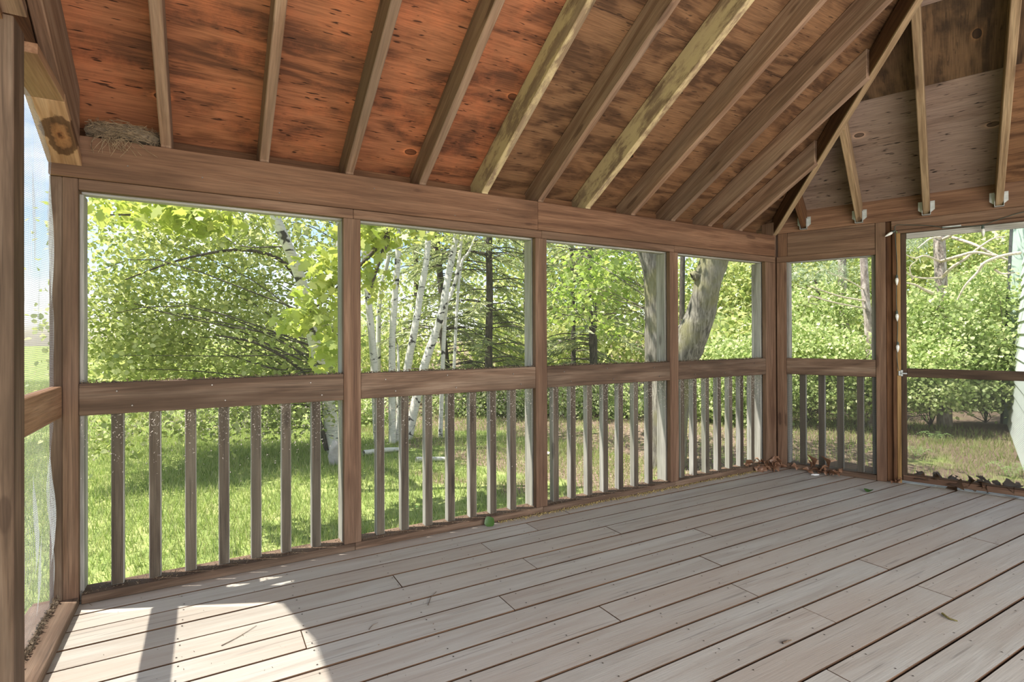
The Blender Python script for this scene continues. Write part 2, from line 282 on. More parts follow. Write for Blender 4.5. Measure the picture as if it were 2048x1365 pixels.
W_DECK = wood('deck_paint', (.315, .275, .24), (.355, .32, .285), (.385, .355, .32), stain=(.325, .26, .215), stain_amt=.6, stain_scale=1.0, fib=.10, gain=1.21, tint=(.955, .985, .965), knot=.0, rough=.62, var=.05, crack=.28, bump=.35)
W_GAP = wood('gap_wood', (.085, .05, .032), (.135, .08, .052), (.18, .11, .072), var=.02)
W_DARK = wood('dark_door_wood', (.045, .03, .022), (.075, .05, .036), (.10, .07, .05), var=.05)
W_BRN = wood('dark_stud_wood', (.08, .037, .018), (.125, .06, .03), (.17, .088, .046), var=.05)
W_YEL = wood('yellow_jamb_wood', (.25, .15, .06), (.36, .225, .095), (.44, .29, .14), stain=(.16, .10, .05), stain_amt=.6, var=.04)
W_KNOT = wood('knotty_plank_wood', (.22, .12, .065), (.43, .27, .175), (.55, .38, .27), stain=(.30, .18, .11), stain_amt=.5, stain_scale=3.0, knot=.0, var=.03, bigknot=(.18, .070, .019))
W_TAN = wood('tan_plank_wood', (.30, .21, .12), (.42, .31, .185), (.52, .41, .26), stain=(.28, .17, .1), stain_amt=.5, var=.05, gain=.6, tint=(1.12, .86, .78))
PLY_RED = plywood('red_plywood', (.10, .038, .018), (.20, .072, .031), (.28, .105, .047), (.43, .13, .052), dash=.85, gain=1.)
PLY_BRN = plywood('brown_plywood', (.085, .04, .018), (.16, .078, .036), (.215, .11, .052), (.26, .125, .055), dash=.6, figure=1.6, gain=.78)
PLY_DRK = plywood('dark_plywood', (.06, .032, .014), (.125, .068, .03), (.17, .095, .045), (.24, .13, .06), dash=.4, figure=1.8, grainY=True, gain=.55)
PLY_TAN = plywood('pale_plywood', (.22, .145, .105), (.29, .195, .145), (.33, .23, .175), (.35, .235, .17), dash=.9, figure=.6, gain=.62)
METAL = flat('galvanised_steel', (.42, .43, .42), .45, .7, .15)
SCREW = flat('screw_steel', (.16, .14, .12), .4, .8, .1)
SCR_FINE = screenmat('fine_insect_screen', (.11, .115, .105), .09)
SCR_PET = screenmat('coarse_pet_screen', (.08, .08, .07), .75, .0085, .30)
SCR_DOOR = screenmat('door_mesh', (.065, .065, .06), .8, .0105, .34, True, 1.35)
SCR_LOOSE = screenmat('loose_net_screen', (.52, .53, .56), .72, .0075, .36)

# ------------------------------------------------------------------ floor
floor = empty('floor', 'structure')
GAPS = [-.10-.1527*i for i in range(29)]; rows = [.02] + GAPS
def floor_x0(y): return -5.22
def floor_x1(y): return T_.x/T_.y*y + .1 if y > -2.15 else T_.x/T_.y*(-4.3-y)+.1
joints = {1: [-2.75], 2: [-3.15], 3: [-3.72, -2.35], 4: [-3.05], 5: [-4.20, -1.9], 6: [-3.36], 7: [-2.2], 8: [-3.02, -1.0], 9: [-2.33], 10: [-1.5], 11: [-2.25, -.6], 12: [-1.58], 13: [-2.6], 14: [-1.35], 15: [-2.9]}
for i in range(len(rows)-1):
    y1, y0 = rows[i]-.0042, rows[i+1]+.0042
    ym = (y0+y1)/2; xs = [floor_x0(ym)] + sorted(joints.get(i, [-2.4+.7*math.sin(i*2.3)])) + [floor_x1(ym)]
    for a, b in zip(xs[:-1], xs[1:]):
        dz = rng.uniform(-.0012, .0012)
        o = board('deck_board', floor, (a+.0012, ym, -.016+dz), (b-.0012, ym, -.016+dz), (0, 1, 0), y1-y0+rng.uniform(-.002, .001), .03, W_DECK, .0012)
        o.data.materials.append(W_GAP)                     # the sawn edges were never painted
        for f_ in o.data.polygons:
            if abs(f_.normal.z) < .9: f_.material_index = 1
for k in range(12):
    x = -5.1+k*.45
    box('joist', floor, (x, -4.25, -.2), (x+.04, .09, -.072), W_BRN, 'y', 0)
box('gap_backing', floor, (-5.2, -4.3, -.07), (.95, .09, -.05), W_GAP, 'x', 0)  # added dark sheet under the open deck, keeps light out of the board gaps
box('rim_joist', floor, (-5.22, .10, -.24), (0.05, .14, -.004), W_BRN, 'x', .003)
nv = []
for i in range(1, len(rows)-1):
    for k in range(13):
        for yy in (rows[i]-.03, rows[i+1]+.03):
            x, y, r_ = -5.08+k*.45+rng.uniform(-.008, .008), yy+rng.uniform(-.006, .006), .0036
            if x < floor_x1(y)-.02: nv += [(x+r_*math.cos(a), y+r_*math.sin(a), .0008) for a in (0, 1.047, 2.094, 3.1416, 4.189, 5.236)]
nails = put('nail_heads', np_mesh('nail_heads', nv, np.arange(len(nv)).reshape(-1, 6)), flat('rusty_nail_heads', (.045, .03, .022), .7), floor); nails['kind'] = 'stuff'

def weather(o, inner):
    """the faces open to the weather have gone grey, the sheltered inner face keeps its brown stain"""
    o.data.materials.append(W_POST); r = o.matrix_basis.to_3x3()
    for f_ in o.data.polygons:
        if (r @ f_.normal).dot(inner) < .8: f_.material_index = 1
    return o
# ------------------------------------------------------------------ back wall
wb = empty('wall_back', 'structure')
Bm1 = box('beam', wb, (-5.135, -.012, 1.921), (-2.592, .10, 2.112), W_BEAM); Bm2 = box('beam', wb, (-2.590, -.010, 1.921), (-.03, .10, 2.111), W_BEAM)
box('blocking', wb, (-5.10, .165, 1.95), (-.05, .195, 2.20), W_BRN); box('fascia', wb, (-5.14, .37, 1.93), (.1, .40, 2.07), W_BRN)
for a, b in ((-5.033, -3.815), (-3.814, -2.555), (-2.554, -1.3), (-1.299, -.012)):
    box('head_trim', wb, (a, 0, 1.869), (b, .040, 1.920), W_TRIM)
box('head_plate', wb, (-5.03, .055, 1.862), (-.05, .11, 1.919), W_POST)
for a, b in ((-5.025, -3.81), (-3.809, -2.55), (-2.549, -1.3), (-1.299, -.03)):
    box('bottom_plate', wb, (a, 0, .001), (b, .125, .042), W_RAIL)
box('corner_stud', wb, (-5.135, .002, .0), (-5.091, .045, 1.92), W_RAIL, 'z'); box('post_trim', wb, (-5.090, 0, .0), (-5.034, .040, 1.92), W_TRIM, 'z')
for a, b in ((-3.87, -3.775), (-2.605, -2.514), (-1.348, -1.257)): box('post_trim', wb, (a, 0, .043), (b, .040, 1.868), W_TRIM, 'z')
box('post_trim', wb, (-.150, 0, .0), (-.014, .040, 1.868), W_TRIM, 'z')
for a, b in ((-5.135, -5.022), (-3.872, -3.775), (-2.607, -2.51), (-1.352, -1.255), (-.152, -.04)): box('post', wb, (a, .053, -.2), (b, .148, 1.861), W_POST, 'z')
box('corner_post', wb, (-.022, .012, -.2), (.07, .13, 2.24), W_TRIM, 'z')
bays = [(-5.033, -3.871), (-3.774, -2.606), (-2.513, -1.349), (-1.256, -.151)]
screw_me = None
def screw(parent, p, nrm, r=.005):
    global screw_me
    if screw_me is None:
        bm = bmesh.new(); bmesh.ops.create_cone(bm, cap_ends=True, segments=8, radius1=1, radius2=.7, depth=.5); screw_me = bpy.data.meshes.new('screw'); bm.to_mesh(screw_me); bm.free(); screw_me.materials.append(SCREW)
    o = bpy.data.objects.new('screw', screw_me); COL.objects.link(o); o.parent = parent
    q = Vector(nrm).to_track_quat('Z', 'Y').to_matrix().to_4x4(); o.matrix_basis = PINV(parent) @ (Matrix.Translation(p) @ q @ Matrix.Scale(r, 4)); return o
for k, (a, b) in enumerate(bays):
    rl = box('rail', wb, (a, .002, .850), (b, .041, .995), W_RAIL)
    box('outer_rail', wb, (a+.03, .105, .86), (b-.02, .14, .985), W_POST)
    for fx in (.12, .45, .85): screw(rl, Vector((a+(b-a)*fx, .0, .955 if fx != .45 else .965)), (0, -1, 0)); screw(rl, Vector((a+(b-a)*(fx+.05), .0, .885)), (0, -1, 0))
    c0 = [-4.901, -3.648, -2.408, -1.155][k]; st = [.1485, .1495, .1493, .1487][k]
    for i in range(7):
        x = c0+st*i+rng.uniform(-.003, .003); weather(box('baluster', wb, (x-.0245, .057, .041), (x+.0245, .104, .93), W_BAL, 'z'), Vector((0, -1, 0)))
    me = np_mesh('insect_screen', [(a-.01, .0, 0), (b+.01, 0, 0), (b+.01, 1.83, 0), (a-.01, 1.83, 0)], [(0, 1, 2, 3)])
    put('insect_screen', me, SCR_FINE, wb, Matrix.Translation((0, .048, .04)) @ Matrix.Rotation(math.pi/2, 4, 'X'))
for x, z in ((-4.55, 1.99), (-4.2, 1.96), (-4.85, 2.0), (-3.7, 2.05), (-3.2, 1.95), (-2.9, 2.02)): screw(Bm1, Vector((x, -.0125, z)), (0, -1, 0), .004)

# ------------------------------------------------------------------ right wall and door
wr = empty('wall_right', 'structure')
rbox('post_trim', wr, .003, .080, 0, .04, 0, 1.867, W_TRIM, 'z'); rbox('post', wr, .0, .098, .053, .148, -.2, 1.867, W_POST, 'z')
rbox('bottom_plate', wr, .081, .755, 0, .125, .001, .042, W_RAIL); rl = rbox('rail', wr, .081, .755, .002, .041, .852, .997, W_RAIL); rbox('outer_rail', wr, .10, .735, .105, .14, .86, .985, W_POST)
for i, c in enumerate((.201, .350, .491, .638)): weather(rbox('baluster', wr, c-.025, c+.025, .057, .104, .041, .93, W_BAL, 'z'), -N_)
rbox('head_trim', wr, .003, .755, 0, .04, 1.868, 1.920, W_TRIM); rbox('head_plate', wr, .05, .75, .055, .11, 1.862, 1.919, W_POST)
rbox('corner_block', wr, .012, .092, .002, .04, 1.921, 2.129, W_BEAM, 'z'); rbox('filler_board', wr, .093, .755, .003, .04, 1.921, 2.129, W_TRIM)
rbox('post_trim', wr, .756, .824, -.004, .04, 0, 2.129, W_TRIM, 'z'); rbox('post', wr, .722, .823, .053, .148, -.2, 2.129, W_POST, 'z')
rbox('door_stud', wr, .825, .868, .03, .14, 0, 2.129, W_BRN, 'z'); rbox('jamb', wr, .869, .893, .006, .10, 0, 2.06, W_BRN, 'z'); rbox('jamb', wr, .894, .921, .02, .10, 0, 2.03, W_YEL, 'z')
rbox('door_head', wr, .862, 2.1, .004, .05, 2.052, 2.129, W_TRIM); rbox('door_stop', wr, .90, 2.1, .02, .09, 2.026, 2.051, W_TRIM)
rbeam = rbox('beam', wr, .0, 2.3, .0, .04, 2.130, 2.316, W_BEAM); rbox('beam', wr, -.1, 2.3, .045, .10, 2.130, 2.30, W_BEAM)
rbox('jamb', wr, 1.99, 2.03, .0, .10, 0, 2.06, W_BRN, 'z'); rbox('post', wr, 2.04, 2.14, 0, .1, -.2, 2.129, W_TRIM, 'z')
def rscreen(nm, par, t0, t1, n, z0, z1, mat):
    me = np_mesh(nm, [(0, 0, 0), (t1-t0, 0, 0), (t1-t0, z1-z0, 0), (0, z1-z0, 0)], [(0, 1, 2, 3)]); put(nm, me, mat, par, Matrix(((T_.x, 0, -N_.x, RW(t0, n, z0).x), (T_.y, 0, -N_.y, RW(t0, n, z0).y), (0, 1, 0, z0), (0, 0, 0, 1))))
rscreen('insect_screen', wr, .07, .77, .048, .99, 1.87, SCR_FINE); rscreen('pet_screen', wr, .07, .77, .048, .04, .86, SCR_PET)
door = empty('door_1', 'structure')
rbox('stile', door, .923, .958, .034, .064, .024, 2.022, W_DARK, 'z'); rbox('stile', door, 1.95, 1.985, .034, .064, .024, 2.022, W_DARK, 'z')
rbox('mid_rail', door, .959, 1.949, .034, .064, .862, .932, W_DARK); rbox('top_rail', door, .959, 1.949, .034, .064, 1.978, 2.022, W_POST)
rbox('bottom_rail', door, .930, 1.98, .028, .062, .024, .068, W_TRIM); rbox('kick_strip', door, .959, 1.949, .036, .060, .069, .082, W_DARK)
rscreen('insect_screen', door, .955, 1.955, .049, .93, 1.98, SCR_FINE); rscreen('door_mesh', door, .955, 1.955, .049, .08, .865, SCR_DOOR)
lt = rbox('latch', door, .918, .934, .012, .022, .868, .918, METAL, 'z', .002, 'galvanised door latch'); rbox('latch_lever', lt, .924, .962, -.004, .006, .886, .897, METAL, 't', .002); rbox('latch_strike', lt, .905, .918, .006, .012, .872, .912, METAL, 'z', .002)
rbox('door_closer', door, 1.185, 1.30, .008, .020, 2.028, 2.044, METAL, 't', .003, 'pale slotted bracket above the door')
rscreen('door_threshold', wr, .9, 2.0, .03, .0, .003, W_RAIL)

# ------------------------------------------------------------------ left wall
wl = empty('wall_left', 'structure')
box('rail', wl, (-5.137, -.739, .849), (-5.091, -.001, .987), W_TAN, 'y'); box('sill', wl, (-5.20, -.739, .001), (-5.031, -.002, .038), W_RAIL, 'y')
box('sill', wl, (-5.20, -4.3, .001), (-5.031, -.857, .038), W_RAIL, 'y')
box('post', wl, (-5.16, -.856, .0), (-5.050, -.741, 2.2), W_RAIL, 'z')
def lplank(nm, y0, z0, y1, z1, mat, th=.035): prism(nm, wl, [(-5.136, y0, z0), (-5.136, y1, z1), (-5.136, y1, z1+th), (-5.136, y0, z0+th)], (.119, 0, 0), mat, (0, y1-y0, z1-z0), .002)
lplank('arch_plank', -.014, 1.972, -.352, 2.131, W_KNOT); lplank('arch_plank', -.354, 2.131, -.741, 2.142, W_TAN); lplank('arch_plank', -.857, 2.20, -1.5, 2.50, W_TRIM); lplank('arch_plank', -1.502, 2.5, -4.3, 2.5, W_TRIM)
prism('gable_board', wl, [(-5.095, -.014, 2.01), (-5.095, -.354, 2.168), (-5.095, -.855, 2.18), (-5.095, -1.5, 2.54), (-5.095, -4.3, 2.54), (-5.095, -2.15, 3.52), (-5.095, .36, 2.09), (-5.095, .14, 2.01)], (.02, 0, 0), W_BRN, (0, -1, 0), 0)
def netting(nm, y0, y1, z0, z1, amp, seed, topcurve=False):
    nu, nv = 26, 34; r = np.random.default_rng(seed); U, Vv = np.meshgrid(np.linspace(0, 1, nu), np.linspace(0, 1, nv)); y = y0+(y1-y0)*U; z = z0+(z1-z0)*Vv
    bul = amp*np.sin(np.pi*np.clip(U, 0, 1))*np.sin(np.pi*Vv)*.7; bul += amp*.35*np.sin(U*15+Vv*4)*np.sin(np.pi*Vv)+amp*.25*np.sin(U*29-Vv*7)*np.sin(np.pi*Vv)
    y = y - amp*1.1*np.sin(np.pi*Vv)*(U > .9)*(U-.9)*10*.8
    if topcurve: z = np.minimum(z, 1.975+.45*np.clip(-y, 0, .36)+.0*y)
    P = np.stack([y, z, bul], -1).reshape(-1, 3); i = np.arange(nv-1)[:, None]*nu+np.arange(nu-1)[None, :]; Fq = np.stack([i, i+1, i+nu+1, i+nu], -1).reshape(-1, 4)
    put(nm, np_mesh(nm, P, Fq, True), SCR_LOOSE, wl, Matrix(((0, 0, 1, -5.118), (1, 0, 0, 0), (0, 1, 0, 0), (0, 0, 0, 1))))
netting('loose_screen', -.745, -.004, .985, 2.16, .028, 1, True); netting('loose_screen', -.745, -.004, .035, .86, .035, 2)

# ------------------------------------------------------------------ roof
roof = empty('ceiling', 'structure')
S = .575; ZS = 2.31; SR = .572
HX = .568/.823                        # hip plan line: x = HX*y
def bz(y): return ZS - S*y
RX = [-4.701, -4.271, -3.836, -3.404, -2.986, -2.562, -2.159, -1.731, -1.310, -.883, -.49]
for i, x in enumerate(RX):
    ye = max(-2.13, (x+.03)/HX); mat = W_MOULD if i in (4, 6) else W_RAFT; ybot = .06; dp = .190
    prism('rafter', roof, [(x-.0225, -.004, bz(-.004)-dp), (x-.0225, ye, bz(ye)-dp), (x-.0225, ye, bz(ye)-.002), (x-.0225, .36, bz(.36)-.002), (x-.0225, .36, bz(.36)-.1), (x-.0225, .16, 2.114), (x-.0225, -.004, 2.114)], (.045, 0, 0), mat, (0, -1, S), .004)
    prism('rafter', roof, [(x-.0225, -4.304, bz(-.004)-dp), (x-.0225, -4.3-ye, bz(ye)-dp), (x-.0225, -4.3-ye, bz(ye)-.002), (x-.0225, -4.3, bz(0)-.002)], (.045, 0, 0), mat, (0, 1, S), .004) if i < 8 else None
prism('rafter', roof, [(-5.070, -.014, 1.982), (-5.070, -2.13, 3.28), (-5.070, -2.13, bz(-2.13)-.002), (-5.070, -.014, bz(-.014)-.002)], (.045, 0, 0), W_RAFT, (0, -1, S), .004)
def rz(n): return ZS+.004 - SR*n
hd = Vector((-.568, -.823, 0)).normalized(); hs = Vector((hd.y, -hd.x, 0))
hang_me = None
def hanger(par, t, n, z):
    """galvanised joist hanger: two nailing flanges, two cheeks and a seat"""
    global hang_me
    if hang_me is None:
        bm = bmesh.new()
        def b(lo, hi):
            g = bmesh.ops.create_cube(bm, size=1)['verts']
            for v in g: v.co = Vector([lo[k]+(v.co[k]+.5)*(hi[k]-lo[k]) for k in range(3)])
        for s in (-1, 1):
            b((min(s*.024, s*.027), -.05, 0), (max(s*.024, s*.027), 0, .09)); v0 = len(bm.verts)
            g = [bm.verts.new(p) for p in ((s*.024, -.001, .018), (s*.052, -.001, .042), (s*.052, -.001, .108), (s*.024, -.001, .108))]
            h = [bm.verts.new((p.co.x, -.0035, p.co.z)) for p in g]; bm.faces.new(g); bm.faces.new(h[::-1])
            for i in range(4): bm.faces.new((g[i], g[(i+1) % 4], h[(i+1) % 4], h[i]))
            for zz in (.055, .075, .095):
                c = bmesh.ops.create_cone(bm, cap_ends=True, segments=6, radius1=.004, radius2=.004, depth=.003)['verts']
                for v in c: v.co = Vector((s*.041+v.co.x, -.004+v.co.z, zz+v.co.y))
        b((-.027, -.05, -.003), (.027, 0, 0)); bmesh.ops.recalc_face_normals(bm, faces=bm.faces); hang_me = bpy.data.meshes.new('joist_hanger'); bm.to_mesh(hang_me); bm.free(); hang_me.materials.append(METAL)
    o = bpy.data.objects.new('joist_hanger', hang_me); COL.objects.link(o); o.parent = par; o['label'] = 'galvanised joist hanger'
    p = RW(t, n, z); o.matrix_basis = PINV(par) @ Matrix(((T_.x, N_.x, 0, p.x), (T_.y, N_.y, 0, p.y), (0, 0, 1, p.z), (0, 0, 0, 1)))
# where the hip runs in the (t, n) frame of the right wall
ht, hn = hd.dot(T_), hd.dot(N_)
for i, (t, mat) in enumerate(((.232, W_BRN), (.646, W_HIP), (1.091, W_HIP), (1.513, W_HIP), (1.94, W_HIP))):
    ne = max(-2.0, (t-.02)*hn/ht) if t*hn/ht > -2.0 else -2.0
    lean = .0
    pl = [RW(t-.0225, -.002, rz(0)-.172), RW(t-.0225, ne, rz(ne)-.172), RW(t-.0225, ne, rz(ne)-.006), RW(t-.0225, -.002, rz(0)-.006)]
    rf = prism('rafter', roof, pl, T_*.045, mat, -N_+Vector((0, 0, SR)), .004); hanger(rf, t, 0, 2.143)
hb = Vector((0, 0, 0)); SH = S*.823
p0, p1 = hd*-.02, hd*2.6
board('hip_strip', roof, p0+Vector((0, 0, 2.128)), p1+Vector((0, 0, 2.128+SH*2.6)), hs, .042, .014, W_HIP, .002)
prism('hip_rafter', roof, [p0+hs*.02+Vector((0, 0, 2.135)), p1+hs*.02+Vector((0, 0, 2.135+SH*2.6)), p1+hs*.02+Vector((0, 0, ZS-.03+SH*2.6)), p0+hs*.02+Vector((0, 0, ZS-.03))], hs*-.04, W_BRN, hd+Vector((0, 0, SH)), .003)  # shade on the hip's sides is put into this darker wood colour
box('ridge_board', roof, (-5.07, -2.17, 3.3), (-1.46, -2.13, 3.54), W_RAFT, 'x')
# plywood sheets, each its own panel, clipped at the hips
def clip(poly, f):
    out = []
    for i in range(len(poly)):
        a, b = poly[i], poly[(i+1) % len(poly)]; fa, fb = f(a), f(b)
        if fa >= 0: out.append(a)
        if fa*fb < 0: k = fa/(fa-fb); out.append((a[0]+(b[0]-a[0])*k, a[1]+(b[1]-a[1])*k))
    return out
def sheet(poly, up, mat, xaxis, nrm):
    if len(poly) >= 3: prism('plywood_panel', roof, [up(*p) for p in poly], Vector(nrm)*.014, mat, xaxis, .0015)
yr = [.42, -.940, -2.15]; xb = [-5.135, -2.996, -.6, .6]
for r in range(2):
    xbs = xb if r == 0 else [-5.135, -3.85, -1.32, .6]
    for c in range(3):
        pl = clip([(xbs[c]+.001, yr[r+1]+.001), (xbs[c+1]-.001, yr[r+1]+.001), (xbs[c+1]-.001, yr[r]-.001), (xbs[c]+.001, yr[r]-.001)], lambda p: HX*p[1]-p[0])
        sheet(pl, lambda x, y: (x, y, bz(y)), PLY_RED if c == 0 else PLY_BRN, (1, 0, 0), (0, S, 1))
    pl = clip([(-5.135, -4.3-yr[r]), (1, -4.3-yr[r]), (1, -4.3-yr[r+1]), (-5.135, -4.3-yr[r+1])], lambda p: HX*(-4.3-p[1])-p[0])
    sheet(pl, lambda x, y: (x, y, bz(-4.3-y)), PLY_BRN, (1, 0, 0), (0, -S, 1))
nr = [.17, -.900, -1.398, -2.15]; hipf = lambda p: p[0] - p[1]*ht/hn
tmid = lambda p: (-2.15-(RW(p[0], p[1], 0)).y)*-1
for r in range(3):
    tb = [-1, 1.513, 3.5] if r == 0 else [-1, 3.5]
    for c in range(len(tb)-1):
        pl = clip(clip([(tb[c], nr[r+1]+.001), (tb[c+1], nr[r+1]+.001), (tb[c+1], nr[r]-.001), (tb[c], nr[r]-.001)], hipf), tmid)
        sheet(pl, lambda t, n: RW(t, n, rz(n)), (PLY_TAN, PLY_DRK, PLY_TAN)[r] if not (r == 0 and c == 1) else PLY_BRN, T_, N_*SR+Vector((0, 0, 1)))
N2 = Vector((N_.x, -N_.y, 0)); Cc = Vector((.8166, -2.15, 0))
ap = Vector((-1.48, -2.15, 3.55)); D0 = Vector((0, -4.3, 0))
prism('plywood_panel', roof, [ap+Vector((0, -.002, 0)), D0+Vector((.05, -.1, ZS-.05)), Cc+Vector((.1, -.002, ZS-.05))], (0, 0, .014), PLY_BRN, (1, 0, 0), 0)

# ------------------------------------------------------------------ ground outside
def gz(x, y):
    x = np.asarray(x, float); y = np.asarray(y, float)
    return -.62+.05*np.sin(x*.7+1.3)*np.cos(y*.6)+.025*np.sin(x*2.1+y*1.7)+.02*np.clip(y-8, 0, 12)*(x > -1)
def ground_material():
    m, t, N, L = M_new('lawn_and_leaf_litter'); tc = N('TexCoord')
    n1 = N('TexNoise', i_Scale=3., i_Detail=6.); L(tc.outputs['Object'], n1.inputs['Vector'])
    rg = ramp(N, [(.35, (.15, .20, .06)), (.5, (.25, .31, .10)), (.68, (.36, .39, .16))]); L(n1.outputs[0], rg.inputs[0])
    n2 = N('TexNoise', i_Scale=26., i_Detail=5., i_Roughness=.7); L(tc.outputs['Object'], n2.inputs['Vector'])
    rs = ramp(N, [(.32, (.06, .042, .028)), (.5, (.17, .125, .09)), (.64, (.34, .26, .2))]); L(n2.outputs[0], rs.inputs[0])
    sp = N('SeparateXYZ'); L(tc.outputs['Object'], sp.inputs[0]); n3 = N('TexNoise', i_Scale=.9, i_Detail=5.); L(tc.outputs['Object'], n3.inputs['Vector'])
    mr = N('MapRange', i_1=-4.2, i_2=-.6, i_3=-.32, i_4=.16); L(sp.outputs[0], mr.inputs[0]); ad = N('Math', operation='ADD'); L(mr.outputs[0], ad.inputs[0]); L(n3.outputs[0], ad.inputs[1])
    rm = ramp(N, [(.5, G3(0)), (.60, G3(1))]); L(ad.outputs[0], rm.inputs[0]); mx = N('Mix', data_type='RGBA'); L(rm.outputs[0], mx.inputs[0]); L(rg.outputs[0], mx.inputs[6]); L(rs.outputs[0], mx.inputs[7])
    p = N('BsdfDiffuse'); L(mx.outputs[2], p.inputs[0]); b = N('Bump', i_Strength=.6, i_Distance=.03); L(n2.outputs[0], b.inputs['Height']); L(b.outputs[0], p.inputs['Normal']); o = N('OutputMaterial'); L(p.outputs[0], o.inputs[0]); return m
gx = np.concatenate([np.linspace(-120, -16, 14), np.linspace(-14, 16, 61), np.linspace(18, 120, 14)]); gy = np.concatenate([np.linspace(-60, -7, 8), np.linspace(-6, 20, 53), np.linspace(22, 160, 16)])
GXm, GYm = np.meshgrid(gx, gy); P = np.stack([GXm, GYm, gz(GXm, GYm)], -1).reshape(-1, 3); nx = len(gx)
ii = np.arange(len(gy)-1)[:, None]*nx+np.arange(nx-1)[None, :]
g = put('ground', np_mesh('ground', P, np.stack([ii, ii+1, ii+nx+1, ii+nx], -1).reshape(-1, 4), True), ground_material()); tag(g, 'structure')
# grass blades, nobody could count them
L_GRASS = leafmat('grass_blade', [(.17, .24, .06), (.27, .35, .10), (.37, .42, .15), (.46, .45, .24)], .4, .03)
L_FERN = leafmat('fern_green', [(.2, .34, .10), (.32, .46, .18)], .4, .03)
def blades(n, xr, yr_, h, mat, name, label, dens=None):
    x = rng.uniform(*xr, n); y = rng.uniform(*yr_, n)
    if dens is not None: k = rng.uniform(0, 1, n) < dens(x, y); x, y = x[k], y[k]
    n = len(x); z = gz(x, y); th = rng.uniform(0, 6.28, n); hh = h*rng.uniform(.5, 1.3, n); wd = hh*.035+.0022; ln = hh*rng.uniform(.1, .7, n); ph = rng.uniform(0, 6.28, n)
    b = np.stack([x, y, z-.01], -1); wv = np.stack([np.cos(th)*wd, np.sin(th)*wd, 0*x], -1); tip = b+np.stack([np.cos(ph)*ln, np.sin(ph)*ln, hh], -1)
    V = np.stack([b-wv, b+wv, tip], 1).reshape(-1, 3); o = put(name, np_mesh(name, V, np.arange(3*n).reshape(-1, 3)), mat); tag(o, 'stuff', label, 'grass'); return o
soil = lambda x, y: np.clip(.95-.62*np.clip((x+3.4)/2.2, 0, 1)*(np.sin(x*1.9+y)*.35+.75), .05, 1)
blades(190000, (-10, 1), (.35, 9), .085, L_GRASS, 'grass', 'short sunlit lawn grass beyond the balusters', soil)
blades(50000, (0, 8), (-1, 10), .10, L_GRASS, 'grass', 'sparse woodland grass beyond the screen door', lambda x, y: .25+.4*(np.sin(x*1.3)*np.cos(y*1.1) > .1)+.4*(x > 4.5))
blades(80000, (-22, -3), (8, 26), .16, L_GRASS, 'grass', 'longer pale field grass far across the lawn')

# ------------------------------------------------------------------ foliage
SHAPES = {'diamond': [(0, 0, 0), (.45, .5, .12), (1, 0, 0), (.45, -.5, .12)],
          'oval': [(0, 0, 0), (.28, .5, .1), (.68, .42, .1), (1, 0, -.06), (.68, -.42, .1), (.28, -.5, .1)],
          'maple': [(0, 0, 0), (-.06, .36, .05), (.2, .30, .03), (.42, .62, -.04), (.50, .28, .03), (.68, .34, 0), (1, 0, -.08), (.68, -.34, 0), (.50, -.28, .03), (.42, -.62, -.04), (.2, -.30, .03), (-.06, -.36, .05)]}
def unit(a): return a/(np.linalg.norm(a, axis=1)[:, None]+1e-9)
def leaf_arr(C, size, shape='oval', asp=.75, up=.6, droop=.35):
    n = len(C); sh = np.array(SHAPES[shape]); nv = unit(rng.standard_normal((n, 3))+np.array([0, 0, up])); l = rng.standard_normal((n, 3))+np.array([0, 0, -droop]); l = unit(l-nv*(l*nv).sum(1)[:, None]); s = np.cross(nv, l)
    sz = size*rng.uniform(.65, 1.25, n)[:, None, None]
    V = C[:, None, :]+sz*(sh[None, :, 0:1]*l[:, None, :]+sh[None, :, 1:2]*asp*s[:, None, :]+sh[None, :, 2:3]*nv[:, None, :])
    k = len(sh); return V.reshape(-1, 3), np.arange(n*k).reshape(-1, k)
def cloud_pts(clouds, sub=28, sig=.2, hang=0.):
    out, subs = [], []
    for c in clouds:
        (u, v, D, ru, rv, rd, n) = c; ce = np.array(at(u, v, D)); k = max(2, n//sub); d = unit(rng.standard_normal((k, 3)))*rng.uniform(.0, 1, (k, 1))**.4
        ax = np.array([np.array(C_R)*ru*D/F_PX, np.array(C_U)*rv*D/F_PX, np.array(C_F)*rd]); sc = ce+d @ ax; subs.append(sc)
        p = sc[rng.integers(0, k, n)]+rng.standard_normal((n, 3))*sig*np.array([1, 1, .62]); p[:, 2] -= hang*np.abs(rng.standard_normal(n)); out.append(p)
    return np.concatenate(out), np.concatenate(subs)
I4 = Matrix.Identity(4)
